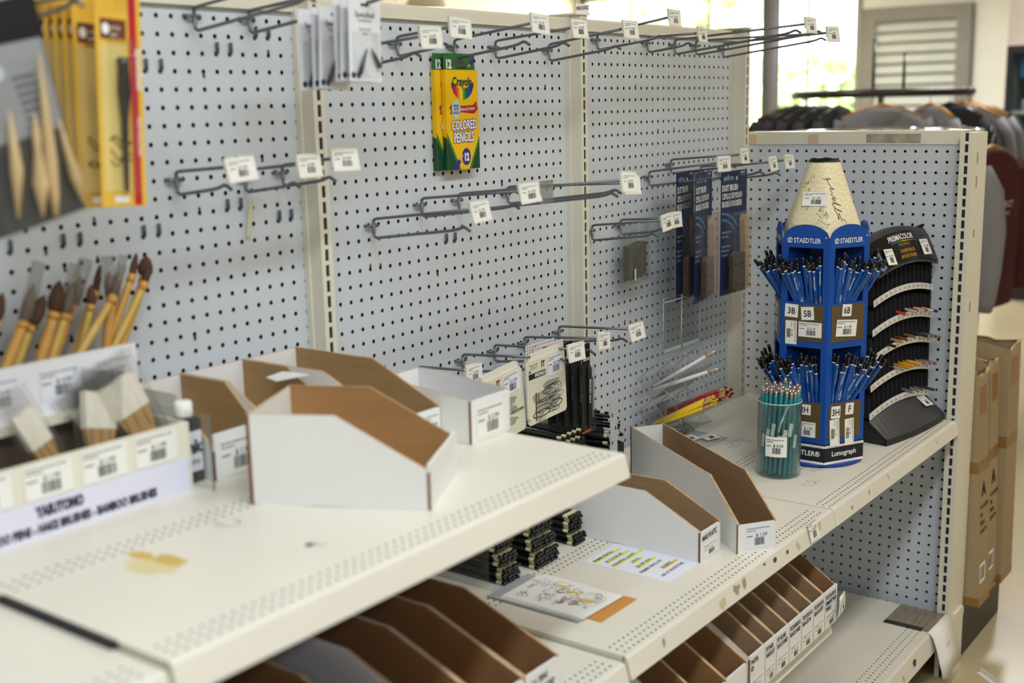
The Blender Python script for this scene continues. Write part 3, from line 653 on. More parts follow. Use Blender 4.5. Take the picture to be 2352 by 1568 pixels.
# black and clear tool bag
t = thing('clay_tool_bag', 'clear and black bag of wooden modelling tools at the upper left edge', 'bag', -29.5, -12.6, -.6, .12, ry=-.2)
obj('back_card', MB().box(-2.2, 0, -4.0, 2.2, .06, 3.0), M('black_gradient_card', '#3c3c40', .5, var=.3, scale=2), t)
obj('silver_panel', MB().box(-2.1, -.03, -.6, 2.1, 0, 3.0), M('silver_card', '#a9aab2', .3, .3), t)
obj('header', MB().box(-2.25, -.06, 3.0, 2.25, .08, 4.6), M('black_header', '#1b1b1e', .4), t)
obj('clear_front', MB().box(-2.2, -.62, -4.0, 2.2, -.6, 3.0), clear('blister_clear'), t)
wd = M('light_boxwood', '#d8b888', .55, var=.08, scale=8, stretch=(1, 1, .2))
for pts, rs in (([(.7, -.3, .3), (.5, -.3, -.6), (.38, -.3, -1.1), (.1, -.3, -2.4), (-.2, -.3, -3.7)], [.03, .18, .14, .34, .03]),
                ([(1.6, -.3, 2.4), (1.2, -.3, 0.2), (.85, -.3, -1.6), (.6, -.3, -3.0), (.44, -.3, -3.8)], [.04, .18, .27, .2, .1]),
                ([(1.75, -.3, -.2), (1.75, -.3, -1.4), (1.82, -.3, -2.6), (1.9, -.3, -3.7)], [.04, .15, .24, .04]), ([(-.4, -.3, .6), (-.8, -.3, -1.6), (-1.3, -.3, -3.4)], [.05, .26, .05])):
    obj('wooden_tool', MB().tube(pts, rs, 10), wd, t)
mb = MB()
for r in range(12):
    for c in range(4): mb.box(.3+c*.28+r*.04, -.05, 1.6-r*.32, .5+c*.28+r*.04, -.035, 1.75-r*.32)
obj('panel_print', mb, M('slate_print', '#4a4e5c', .5), t, kind='stuff')
for k in (-1.2, -.3): obj('round_mark', MB().prism([(k+.3*math.cos(a), 2.0+.3*math.sin(a)) for a in [q*math.pi/8 for q in range(16)]], XZ, -.06, -.035), M('pale_disc', '#d3d5da', .4), t)

# pouches with grey-brown pads
t = thing('sanding_pad_pouch', 'clear pouch holding a stack of grey brown sanding pads on a peg hook', 'pouch', 34.85, -1.9, -14.0)
for k in range(5):
    obj('pad', MB().prism([(-1.3, -1.6), (1.2, -1.35), (1.35, -1.2), (1.35, 1.5), (1.2, 1.65), (-1.3, 1.35)], XZ, -.25+k*.17, -.12+k*.17), M('pad_grit', '#6b675c', .9, var=.1, scale=60), t)
obj('pouch_film', MB().box(-1.5, -.4, -1.9, 1.55, -.39, 3.4).box(-1.5, .7, -1.9, 1.55, .71, 3.4).box(-1.5, -.4, -1.9, -1.49, .7, 3.4), clear('pouch_film', '#fafbfa', .06), t)
obj('inner_ticket', MB().box(-.9, -.38, -1.6, -.6, -.37, -.6), paper, t)
t = thing('empty_clear_pouch', 'flat empty clear pouch hanging right of the pouch of pads', 'pouch', 37.2, -1.6, -13.2)
obj('pouch_film', MB().box(-1.0, 0, -2.7, .8, .02, 2.6), clear('pouch_film'), t)

# dust brushes on navy cards
bris = M('horsehair_bristle', '#5d4e38', .9, var=.3, scale=70, stretch=(4, 4, .6)); hnd = M('beech_handle', '#c99f74', .5, var=.07, scale=10, stretch=(1, 1, .2))
def dust_brush(label, x, y, z, rz):
    t = thing('dust_brush_pack', label, 'brush', x, y, z, rz, 'dust brushes on navy cards')
    obj('card', MB().box(-2.72, 0, -5.85, 2.72, .05, 5.95), M('navy_card', '#1c2850', .4, var=.06), t)
    f = -.012
    obj('hang_hole', MB().prism([(.5+.2*math.cos(a), 5.2+.2*math.sin(a)) for a in [q*math.pi/5 for q in range(10)]], XZ, f, 0), M('hole_pale', '#cfcabb', .6), t)
    mb = MB().text('pacific arc', .72, (-2.2, f, 5.1), (1, 0, 0), (0, 0, 1), 0, 0, sx=.7)
    obj('brand_lettering', mb, M('pale_blue_print', '#9db4d6', .5), t, kind='stuff')
    mb = MB().text('DUST BRUSH', .78, (-2.55, f, 4.1), (1, 0, 0), (0, 0, 1), 0, .035, sx=.72).text('CEPILLO DE POLVO', .72, (-2.55, f, 3.35), (1, 0, 0), (0, 0, 1), 0, .035, sx=.66).text('BROSSE À POUSSIÈRE', .72, (-2.55, f, 2.6), (1, 0, 0), (0, 0, 1), 0, .035, sx=.61)
    mb.text('BRU78', .3, (1.3, f, 5.6), (1, 0, 0), (0, 0, 1), 0, .01)
    obj('title_lettering', mb, white, t, kind='stuff')
    mb = MB()
    for k in range(5): mb.text(('Wooden handle with', 'soft horsehair', 'Mango de madera', 'Manche en bois', 'et crin doux')[k], .3, (-2.5, f, .1-k*.42-(.5 if k > 1 else 0)), (1, 0, 0), (0, 0, 1), 0, 0, sx=.8)
    obj('small_lettering', mb, M('pale_blue_print', '#9db4d6', .5), t, kind='stuff')
    for k, q in enumerate((2.6, 3.2)):
        obj('blue_arc', MB().line([(-2.6+q*math.sin(a)*1.25, -1.2+q*math.cos(a)) for a in [i*.12 for i in range(9)]], .22, (0, f-.002, 0), (1, 0, 0), (0, 0, 1)), M('sky_arc', '#3f7fb5', .4), t)
    h = MB().prism([(.75, 1.2), (1.15, 1.75), (1.6, 1.6), (1.85, 1.0), (1.7, -.8), (2.0, -2.2), (1.95, -5.2), (1.6, -5.5), (1.15, -5.4), (1.05, -2.2), (.95, -1.0)], XZ, -.75, -.2); obj('wooden_handle', h, hnd, t)
    b = MB(); rnd = random.Random(3)
    b.prism([(1.1, -1.9), (-.9+.3, -1.7), (-1.3, -2.1), (-1.35, -5.1), (-.9, -5.5), (1.1, -5.3)], XZ, -.72, -.2)
    for k in range(120):
        z0 = rnd.uniform(-5.2, -2.0); yy = rnd.uniform(-.75, -.25); b.tube([(1.0, yy, z0), (-.2, yy-.05, z0+rnd.uniform(-.1, .1)), (-1.4-rnd.uniform(0, .3), yy, z0+rnd.uniform(-.35, .2))], .03, 4)
    obj('bristle', b, bris, t, kind='stuff')
    obj('blister', MB().box(-1.7, -.85, -5.6, 2.2, -.83, 2.1).box(-1.7, -.85, 2.1, 2.2, 0, 2.12).box(-1.72, -.85, -5.6, -1.7, 0, 2.1), clear('blister_clear'), t)
dust_brush('single dust brush on a navy card nearest the corner post', 49.0, -4.35, -12.75, 0)
dust_brush('front one of the left pair of dust brushes, card turned sideways', 42.7, -4.4, -12.55, .2)
dust_brush('rear one of the left pair of dust brushes, half hidden by the front one', 42.0, -2.9, -12.5, .2)

# slim pen packs, eraser cards
def pen_zero(label, y, i):
    t = thing('slim_eraser_pen_pack', label, 'pack', 20.1, y, -22.0, .03, 'slim black eraser pen packs on one hook')
    obj('header', MB().box(-.58, 0, 1.9, .58, .04, 3.5), M('black_header', '#1b1b1e', .4), t)
    obj('header_lettering', MB().text('MONO', .36, (-.42, -.012, 2.15), (1, 0, 0), (0, 0, 1), 0, .03, sx=.85), white, t, kind='stuff')
    obj('back_card', MB().box(-.58, .0, -3.4, .58, .04, 1.9), M('charcoal_card', '#3a3936', .5), t)
    obj('pen', MB().tube([(.05, -.25, -3.2), (.05, -.25, -2.4), (.05, -.25, 1.0), (.05, -.25, 1.5), (.05, -.25, 1.8)], [.13, .21, .21, .21, .12], 10), black, t)
    obj('silver_barrel', MB().box(.06, -.48, -2.3, .3, -.40, .9), M('silver_ferrule', '#c9c9cc', .2, .9), t)
    obj('pen_lettering', MB().text('MONO zero', .36, (-.3, -.48, .8), (0, 0, -1), (1, 0, 0), 0, .03), white, t, kind='stuff')
    obj('blister', MB().box(-.5, -.55, -3.4, .5, -.53, 1.9), clear('blister_clear'), t)
    if i == 0: obj('orange_edge', MB().box(-.58, -.02, -3.6, .58, .06, -3.4), M('orange_edge', '#c76a3a', .5), t)
for i, lab in enumerate(('front', 'second', 'third', 'fourth', 'rear')):
    pen_zero('%s slim black eraser pen pack of the five on a low hook' % lab, -6.2+i*.82, i)
def er_card(label, y, i):
    t = thing('eraser_card', label, 'pack', 16.4, y, -20.6, .02, 'pink white and blue eraser cards on one hook')
    obj('card', MB().box(-1.5, 0, -2.9, 2.4, .04, 2.6), M('white_gloss_card', '#e9e6e4', .4), t)
    mb = MB()
    for r in range(5):
        for c in range(11): mb.add([(-1.4+c*.34, -.012, 2.45-r*.22), (-1.2+c*.34, -.012, 2.5-r*.22), (-1.25+c*.34, -.012, 2.35-r*.22)], [(0, 1, 2)])
    obj('pink_print', mb, M('dusty_pink_print', '#b56f74', .5), t, kind='stuff')
    obj('blue_band', MB().box(-1.5, -.02, .9, 2.4, 0, 1.25), M('royal_blue_band', '#2447a8', .4), t)
    obj('card_lettering', MB().text('MONO', .42, (1.1, -.012, .4), (1, 0, 0), (0, 0, 1), 0, .03).text('FOR', .36, (1.2, -.012, -.5), (1, 0, 0), (0, 0, 1), 0, .03).text('PEARL', .36, (1.1, -.012, -.95), (1, 0, 0), (0, 0, 1), 0, .03), inkn, t, kind='stuff')
    obj('eraser', MB().box(-1.0, -.4, -2.5, .9, -.03, .6), M('white_eraser', '#e6e3dc', .6), t)
er_card('front pink white and blue eraser card behind the scribbled tester', -5.0, 0); er_card('rear pink white and blue eraser card behind the scribbled tester', -4.2, 1)
def tester(label, x, y, z, ry, seed):
    t = thing('eraser_tester_card', label, 'card', x, y, z, 0, None, ry=ry)
    pl = [(-2.45, -2.2), (-2.25, -2.4), (2.25, -2.4), (2.45, -2.2), (2.45, 2.15), (2.2, 2.4), (-2.2, 2.4), (-2.45, 2.15)]
    obj('card', MB().prism(pl, XZ, 0, .12), M('grubby_ivory_card', '#dedcc6', .5, var=.10, scale=5, speck=('#8f8c7c', .42, 14)), t)
    rnd = random.Random(seed); f = -.012
    obj('black_bar', MB().box(-2.2, f, 1.0, -.1, 0, 1.42), ink, t); obj('bar_lettering', MB().text('MONO', .4, (-1.45, f-.008, 1.08), (1, 0, 0), (0, 0, 1), 0, .03), white, t, kind='stuff')
    obj('test_lettering', MB().text('TEST', .55, (-2.1, f, 1.7), (1, 0, 0), (0, 0, 1), 0, .01, sx=.9).text('IT', .6, (-.62, f, 1.68), (1, 0, 0), (0, 0, 1), 1, .06, sx=.9), [M('soft_graphite', '#86857b', .6), M('maroon_print', '#7b2440', .5)], t, kind='stuff')
    mb = MB()
    for k in range(9):
        cx, cz = rnd.uniform(-1.3, 1.2), rnd.uniform(-1.9, .3); a, b, d = rnd.uniform(.3, 1.1), rnd.uniform(.06, .4), rnd.uniform(-.02, .05)
        mb.line([(max(-2.3, min(2.3, cx+a*math.cos(q*.6)+q*d)), cz+b*math.sin(q*.6+rnd.uniform(-.2, .2))) for q in range(26)], rnd.uniform(.03, .07), (0, f-.002*k, 0), (1, 0, 0), (0, 0, 1), rnd.choice((0, 0, 1)))
    mb.line([(-1.5, -2.2), (-1.45, -.6), (-1.4, -.1)], .16, (0, f-.02, 0), (1, 0, 0), (0, 0, 1), 0); mb.line([(-1.1, -1.0), (-1.15, -.2)], .12, (0, f-.02, 0), (1, 0, 0), (0, 0, 1), 2)
    obj('pencil_scribble', mb, [M('graphite', '#55554f', .5), M('soft_graphite', '#86857b', .6), red], t, kind='stuff')
    sm_ = MB(); q0 = len(sm_.v)
    for cx, cz, a, b in ((-.2, -.5, 1.7, .5), (.1, -1.3, 1.6, .4), (.5, .2, 1.2, .3)):
        sm_.add([(cx+a*math.cos(k*.45)*rnd.uniform(.8, 1.1), -.008, cz+b*math.sin(k*.45)*rnd.uniform(.7, 1.2)) for k in range(14)], [list(range(14))])
    obj('graphite_smear', sm_, M('graphite_smear', '#a09f90', .6, var=.22, scale=9, stretch=(.4, 1, 1.5)), t, kind='stuff')
    ticket(t, 1.15, -.03, 1.5, 1.9, 1.5, '$ 2.49', seed=seed, mat=paperb)
    obj('wooden_clip', MB().box(-2.0, .12, 1.8, 2.2, .5, 2.75), tagp, t)
    return t
tester('front ivory tester card covered in pencil scribbles', 14.3, -6.55, -20.7, -.05, 5)
tester('rear ivory tester card half hidden behind the white box', 9.3, -6.3, -21.2, -.10, 9)

# ------------------------------------------------------------------ open-fronted corrugated bins
def wob(pts, rnd, a=.05):
    """break long edges up a little, as hand-torn board does"""
    out = []
    for p, q in zip(pts, pts[1:]+pts[:1]):
        L = math.hypot(q[0]-p[0], q[1]-p[1]); n = max(1, int(L/1.6)); out.append(p)
        for k in range(1, n):
            t = k/n; out.append((p[0]+(q[0]-p[0])*t+rnd.uniform(-a, a)*(q[1]-p[1])/L, p[1]+(q[1]-p[1])*t+rnd.uniform(-a, a)*(p[0]-q[0])/L))
    return out
def bin_box(label, x, y, z, Wd, L, H, hf, yflat, rz=0, group=None, inner=None, seed=0, hs=None, back_in=None, base=True, outer=None):
    """origin = outer front left bottom corner; x across, y to the back. Outside white, inside brown"""
    rnd = random.Random(seed); inner = inner or kraft; outer = outer or whitecard; hs = hs if hs is not None else hf+.1; th = .13
    t = thing('card_bin', label, 'bin', x, y, z, rz, group)
    prof = wob([(0, 0), (L, 0), (L, H), (yflat, H), (0, hs)], rnd, .03)
    for k, (a, b, ma, mb_) in enumerate(((0, th, 1, 0), (Wd-th, Wd, 0, 1))):
        m = MB().prism(prof, YZ, a, b, 1 if k == 0 else 0, 0 if k == 0 else 1, 2)
        obj('side_panel', m, [inner, outer, edge_m], t)
    m = MB().prism([(th, 0), (Wd-th, 0), (Wd-th, H-.03), (th, H-.03)], XZ, L-th, L, 0, 1, 2); obj('back_panel', m, [back_in or outer, outer, edge_m], t)
    fp = wob([(0.02, 0), (Wd-.02, 0), (Wd-.02, hf), (0.02, hf)], rnd, .02)
    m = MB().prism(fp, XZ, -.02, th+.02, 1, 0, 1); obj('front_panel', m, [inner, outer, edge_m], t)
    obj('corner_edge', MB().box(-.03, L-.17, 0, .0, L, H-.02).box(-.03, -.02, 0, .0, .13, hs-.05).box(Wd, L-.17, 0, Wd+.03, L, H-.02), M('bare_card_core', '#7a5436', .9, var=.15, scale=40), t)
    if base: obj('bottom_panel', MB().box(th, th+.02, 0, Wd-th, L-th, .1), inner, t)
    return t
U = ZU+.01
bin_fg = bin_box('large white open bin alone at the front of the foreground shelf, its side facing us', -15.34, -20.73, U, 6.0, 8.9, 4.5, 2.2, 4.5, rz=math.radians(27.4), seed=3, hs=1.9, inner=M('orange_brown_card', '#ab8152', .85, var=.09, scale=4, bump=.2, stretch=(1, 1, 14)))
b = bin_box('white open bin on the foreground shelf next to the black ink bottle', -17.95, -8.5, U, 3.5, 6.9, 4.2, 2.45, 3.0, seed=4, group=None, hs=1.6)
ticket(b, 1.6, -.04, 1.1, 2.6, 1.9, '$ 1.99', seed=2)
bin_box('white open bin on the foreground shelf in the middle of the back row', -14.38, -8.5, U, 4.45, 6.9, 4.2, 2.4, 3.0, seed=5)
b = bin_box('longest white open bin in the back row, its tall brown side at the shelf end', -9.87, -13.2, U, 4.2, 11.6, 4.2, 1.9, 5.0, seed=6)
ticket(b, 3.5, -.03, .95, 1.2, 1.5, 'blue', seed=1)
t = thing('card_flap', 'loose folded white card leaning in the middle bin of the back row', 'card', -10.9, -5.6, U+3.0)
obj('flap', MB().prism([(-1.6, 0), (-1.2, 1.2), (.5, 1.4), (.75, .6), (.75, -.6)], lambda u, v, w_: (u*.3+.2, v-1.2-u*.6, w_+u*.2+.9), 0, .04), whitecard, t)
b = bin_box('small low white box without brown lining at the right end of the foreground shelf', -5.6, -15.4, U, 3.6, 7.0, 3.0, 2.45, 5.5, seed=7, inner=M('shaded_white_liner', '#d9d7d8', .6), hs=2.5)  # white liner coloured greyer to stand for the shadow inside the box
ticket(b, 1.8, -.04, 1.1, 2.6, 1.8, '$ 2.99', seed=2)
# two long bins on the corner shelf
b = bin_box('long narrow white bin set askew, nearest the acrylic pencil holder', 15.25, -21.64, ZM+.02, 2.95, 18, 4.5, 2.05, 4.2, rz=math.radians(-35), seed=8, inner=kraft_d)
ticket(b, 1.6, -.04, 1.1, 2.0, 1.6, '$ 1.09', seed=1, mat=paperb)
b = bin_box('long narrow white bin half under the foreground shelf, hand lettered front', 12.45, -20.25, ZM+.04, 2.9, 16, 4.3, 2.05, 4.3, seed=9, inner=kraft_d)
obj('hand_lettering', MB().text('MARS PLASTIC', .52, (.25, -.04, 1.4), (1, 0, .05), (0, 0, 1), 0, .03, sx=.62), ink, b, kind='stuff')
ticket(b, 1.5, -.04, .6, 2.0, .9, '$ 1.39', seed=0)
# hand-lettered bins on the low shelf
LT = [(2.35, ['PASTEL', 'ED']), (1.8, ['PITT PASTEL', 'WHITE SOFT']), (2.15, ['PITT OIL BASE', 'BLACK X-HARD']), (2.15, ['POLYCHROMOS OIL', 'BLACK HARD']), (2.15, ['POLYCOLOR OIL', 'BLACK M']), (2.15, ['POLYCOLOR OIL', 'BLACK SOFT']), (2.35, ['POLYCOLOR OIL', 'PERMANENT WHITE', 'TRIPLE'])]
xr = 27.4
names = ['rightmost', 'second from right', 'third from right', 'fourth from right', 'fifth from right', 'sixth from right', 'seventh from right']
for k, (wd_, lines) in enumerate(reversed(LT)):
    x0 = xr-wd_; z0 = ZT+.02
    b = bin_box('hand lettered brown lined bin on the low shelf, %s in the row' % names[k], x0, -24.1, z0, wd_-.04, 17.5, 4.7, 3.0, 2.9, seed=20+k, inner=kraft_d if k else M('red_brown_card', '#9c7048', .85, var=.08, scale=6, bump=.2), hs=2.85, group='lettered bins on the low shelf')
    mb = MB()
    for i, tx in enumerate(lines): mb.text(tx, .46, (.12, -.04, 2.4-i*.48), (1, 0, 0), (0, 0, 1), 0, .035, sx=min(.75, (wd_-.3)/(.30*len(tx))))
    obj('hand_lettering', mb, ink, b, kind='stuff'); ticket(b, wd_/2, -.04, .62, wd_*.8, 1.1, '$ 1.19', seed=k)
    xr = x0
t = thing('curled_ticket', 'curled white price ticket peeling off the rightmost lettered bin', 'ticket', 27.0, -24.45, -38.0, .15)
obj('curled_paper', MB().loft([[(-.75, -.08*math.sin(q*.5)-.05-.02*q, q*.3-1.0), (.75, -.14*math.sin(q*.5)-.08-.02*q, q*.3-1.0), (.75, -.14*math.sin(q*.5)-.06-.02*q, q*.3-1.0), (-.75, -.08*math.sin(q*.5)-.03-.02*q, q*.3-1.0)] for q in range(7)]), paper, t)
ticket(t, 0, -.30, 0, 1.2, 1.0, '$ 1.19', seed=1)
for k in range(3):
    b = bin_box('plain unlettered bin at the left end of the low shelf, %s' % ('rightmost', 'middle', 'leftmost')[k], xr-3.15*(k+1), -23.9-.1*k, ZT+.02, 3.1, 17.3, 4.6, 2.6, 3.2, seed=40+k, inner=M('red_brown_card', '#9c7048', .85), group='plain bins on the low shelf')
t = thing('white_liner_card', 'white folded liner standing in the seventh lettered bin on the low shelf', 'card', xr+.2, -22.2, ZT+.3)
obj('liner', MB().prism([(0, 0), (14, 0), (14, 4.9), (2.4, 4.9), (0, 3.2)], YZ, 0, .05), paperb, t)
# dark bins at the bottom left
xr = -7.4
for k in range(5):
    b = bin_box('brown lined bin at the bottom left, %s' % ('rightmost with a white front', 'second from right', 'third from right', 'fourth from right', 'leftmost')[k], xr-3.1, -22.4, ZM-.23, 3.05, 18, 4.5, 2.1, 6.3, seed=50+k, inner=M('red_brown_card', '#9c7048', .85), group='dark bins at the bottom left')
    if k == 0:
        obj('hand_lettering', MB().text('ALL PENS', .5, (.5, -.04, 1.35), (1, 0, .04), (0, 0, 1), 0, .03, sx=.7).text('ASSORTED', .5, (.9, -.04, .75), (1, 0, .04), (0, 0, 1), 0, .03, sx=.7), inkn, b, kind='stuff')
    if k == 3: obj('white_liner', MB().prism([(.4, .2), (14, .2), (14, 4.7), (6.4, 4.7), (.4, 2.4)], YZ, 2.8, 2.87), paperb, b)
    xr -= 3.13

# ------------------------------------------------------------------ stepped brush tray
t = thing('brush_tray', 'two stepped cream display tray for brushes with a printed sign on its front', 'tray', -25.6, -8.45, U)
xe = 6.05; xl = -9.5
tray = M('ivory_tray', '#e4dfce', .4)
obj('front_wall', MB().box(xl, 0, 0, xe, .25, 3.5), tray, t)
obj('lower_floor', MB().box(xl, .25, 0, xe, 3.4, .6), M('grey_tray_floor', '#75848a', .5), t)
obj('end_wall', MB().box(xe, -.05, 0, xe+.12, 6.75, 3.5), tray, t)
obj('upper_wall', MB().box(xl, 3.4, 4.6, xe-.1, 3.65, 7.2), M('white_tray', '#e7e7ee', .4), t)
obj('upper_ledge', MB().box(xl, 3.15, 4.1, xe-.1, 3.7, 4.6), tray, t)
obj('riser', MB().box(xl, 3.7, 0, xe-.1, 3.9, 4.6), M('dark_riser', '#5a4a40', .7), t)
obj('upper_floor', MB().box(xl, 3.9, 1.0, xe-.1, 6.75, 1.3), tray, t)
obj('clear_end_sheet', MB().box(xe+.55, -1.1, 0, xe+.58, 3.5, 3.9), clr, t); obj('clear_sheet_edge', MB().box(xe+.53, -1.14, 0, xe+.6, -1.08, 3.9), M('dark_sheet_edge', '#6f706c', .3), t)
sign = obj('paper_sign', MB().box(xl, -.06, -.02, xe-.05, -.02, 1.75), M('lilac_white_paper', '#dedded', .6, var=.02), t)
mb = MB()
mb.text('YASUTOMO', .66, (-1.2, -.075, 1.02), (1, 0, 0), (0, 0, 1), 0, .075, 'CENTER', .66)
mb.text('BAMBOO PENS - HAKE BRUSHES - BAMBOO BRUSHES', .56, (-.7, -.075, .28), (1, 0, 0), (0, 0, 1), 0, .065, 'CENTER', .70)
obj('sign_lettering', mb, inkn, sign, kind='stuff')
for k, x in enumerate((-7.9, -4.6, -1.6, 1.3, 4.2)): ticket(t, x, -.03, 2.6, 2.4, 1.55, '$ 1.99', seed=k, mat=paper)
for k, x in enumerate((-5.5, -1.6, 1.6, 4.6)): ticket(t, x, 3.37, 6.0, 2.3, 1.5, '$ 4.99', seed=k+1, mat=paperb)
obj('blue_sticker', MB().prism([(-3.1, 4.9), (-2.7, 4.8), (-2.1, 5.7), (-2.5, 5.8), (-3.0, 5.5)], XZ, 3.36, 3.385), M('bright_blue_sticker', '#1f6fd0', .4), t)
# bamboo brushes in the upper step
bam = M('bamboo', '#cd9a4c', .45, var=.12, scale=12, stretch=(1, 1, .15)); bam2 = M('pale_bamboo', '#c9a658', .45, var=.12, scale=12, stretch=(1, 1, .15)); hair = M('brown_brush_hair', '#4f3627', .8, var=.35, scale=40, stretch=(1, 1, .1)); hair2 = M('grey_brush_hair', '#7d6f68', .8, var=.3, scale=40, stretch=(1, 1, .1))
# handle bottom x, ferrule x/z, tip x/z (wall side plane), thickness, hair thickness, capped, y
BR = [(-28.51, -24.05, -10.2, -23.2, -8.4, .25, .30, 1, -2.9), (-27.64, -23.6, -10.5, -22.5, -9.1, .27, .42, 0, -2.6), (-25.91, -22.25, -10.05, -21.65, -8.45, .26, .42, 0, -2.7), (-25.52, -21.75, -10.15, -21.1, -8.6, .2, .28, 1, -2.9), (-25.12, -21.1, -9.8, -20.3, -8.4, .2, .32, 1, -2.5), (-23.34, -20.2, -9.95, -19.95, -8.9, .19, .26, 0, -2.8), (-23.69, -19.5, -9.4, -18.9, -8.0, .22, .2, 0, -2.2), (-26.2, -19.2, -9.6, -18.6, -8.6, .21, .2, 1, -3.3), (-21.12, -19.0, -9.7, -18.9, -8.3, .26, .3, 1, -2.9), (-21.24, -18.6, -9.95, -17.9, -8.5, .16, .22, 1, -2.4), (-22.44, -17.45, -8.75, -16.9, -7.6, .2, .2, 0, -2.6), (-23.2, -17.0, -9.2, -16.4, -8.1, .2, .22, 0, -3.0), (-21.54, -16.65, -8.9, -16.3, -7.8, .24, .42, 0, -2.6), (-30.2, -26.0, -9.6, -25.4, -8.2, .26, .36, 0, -2.7), (-29.6, -25.6, -9.9, -25.0, -8.6, .22, .3, 0, -3.1)]
BRO = sorted(range(len(BR)), key=lambda i: BR[i][1])
ORD = ['first', 'second', 'third', 'fourth', 'fifth', 'sixth', 'seventh', 'eighth', 'ninth', 'tenth', 'eleventh', 'twelfth', 'thirteenth', 'fourteenth', 'last']
capm = clear('brush_cap_clear', '#eeeeea', .16)
for i, (xb, xf, zf, xt, zt_, hr, br, cap, y) in enumerate(BR):
    d = Vector((xf-xb, 0, zf+17.3)); 
    t = thing('bamboo_brush', 'bamboo brush, %s, %s from the left in the tray' % ('clear capped grey hair' if cap else 'bare brown hair', ORD[BRO.index(i)]), 'brush', xb, y, -17.3, group='bamboo brushes standing in the tray')
    F = Vector((xf-xb, .5, zf+17.3)); T_ = Vector((xt-xb, .7, zt_+17.3)); mb = MB(); pts = []; rs = []
    for k in range(11):
        q = k/10; pts.append(F*q); rs.append(hr*(1.0 if k % 4 else 1.1))
    obj('handle', mb.tube(pts, rs, 10), (bam, bam2)[i % 2], t)
    obj('ferrule', MB().tube([F*.965, F*1.01], hr*1.18, 10), bam, t)
    mid = F.lerp(T_, .45)
    obj('bristles', MB().tube([F, F.lerp(T_, .2), mid, F.lerp(T_, .8), T_], [hr*.85, br*.95, br, br*.65, .04], 10), (hair, hair2)[cap], t)
    if cap: E2 = F+(T_-F)*1.55; obj('clear_cap', MB().tube([F.lerp(T_, .02), E2], br*1.15, 10), capm, t)
# flat hake brushes in bags
def hake(label, x, y, z, rz, ry, w_, seed):
    t = thing('hake_brush', label, 'brush', x, y, z, rz, 'bagged flat hake brushes in the tray', ry=ry, rx=-.25)
    obj('handle', MB().prism([(-w_, 0), (w_, 0), (w_*.7, -1.0), (w_*.45, -2.6), (-w_*.45, -2.6), (-w_*.7, -1.0)], XZ, -.16, .16), M('hake_handle', '#b58f5c', .6, var=.15, scale=12, stretch=(8, 1, .3)), t)
    for k in range(3): obj('stitch_groove', MB().box(-w_+.3+k*w_*.6, -.18, -1.0, -w_+.36+k*w_*.6, -.15, 0), M('groove_brown', '#6d5233', .8), t)
    obj('bristles', MB().prism([(-w_, 0), (w_, 0), (w_*1.02, 1.7), (w_*.5, 1.85), (-w_*.4, 1.75), (-w_*1.02, 1.8)], XZ, -.2, .2), M('white_goat_hair', '#e6dfd2', .8, var=.08, scale=30, stretch=(6, 1, .4)), t)
    obj('bag', MB().box(-w_*1.35, -.32, -2.7, w_*1.35, -.3, 2.9).box(-w_*1.35, .3, -2.7, w_*1.35, .32, 2.9), clear('crinkled_bag', '#fafaf9', .09, 1.0), t)
hake('widest bagged hake brush in the tray, rightmost, white bristles up', -21.3, -6.6, -14.75, .1, -.28, 1.05, 1)
hake('second bagged hake brush from the right, leaning right in the tray', -23.35, -6.8, -15.1, .0, .25, .85, 2)
hake('third bagged hake brush, lying tilted behind the wide one', -22.3, -5.9, -15.5, .1, -.6, .8, 3)
hake('narrow bagged hake brush leaning left at the left of the tray', -26.3, -6.6, -15.2, .1, -.35, .6, 4)
t = thing('paper_roll', 'pinkish paper wrapped stick lying in the bottom of the tray', 'stick', -26.8, -7.4, -17.9, .2)
obj('wrap', MB().tube([(-1.2, 0, .45), (1.6, 0, .65)], .35, 12), M('pinkish_paper', '#b99a8a', .7), t)
t = thing('ink_bottle', 'black ink bottle with a white cap between the brush tray and a bin', 'bottle', -19.45+.0, -5.2, -17.2)
t.location = W(-18.76, -7.3, U)
obj('body', MB().prism([(-.66, -.45), (.66, -.45), (.66, .45), (-.66, .45)], XY, 0, 3.15), M('black_bottle', '#26282d', .25), t)
obj('shoulder', MB().loft([[(x*q, y*q, z) for x, y in ((-.66, -.45), (.66, -.45), (.66, .45), (-.66, .45))] for q, z in ((1, 3.15), (.95, 3.3), (.6, 3.45))], sm=False), M('black_bottle', '#26282d', .25), t)
obj('cap', MB().tube([(0, 0, 3.45), (0, 0, 3.55), (0, 0, 4.15), (0, 0, 4.25)], [.42, .46, .46, .4], 16), white, t)
lb = obj('front_label', MB().box(-.55, -.48, .6, .62, -.45, 2.7), paperb, t); obj('label_lettering', MB().text('ink', .9, (-.5, -.5, 1.6), (1, 0, 0), (0, 0, 1), 0, .06).text('SUMI', .4, (-.45, -.5, .95), (1, 0, 0), (0, 0, 1)), inkn, lb, kind='stuff')

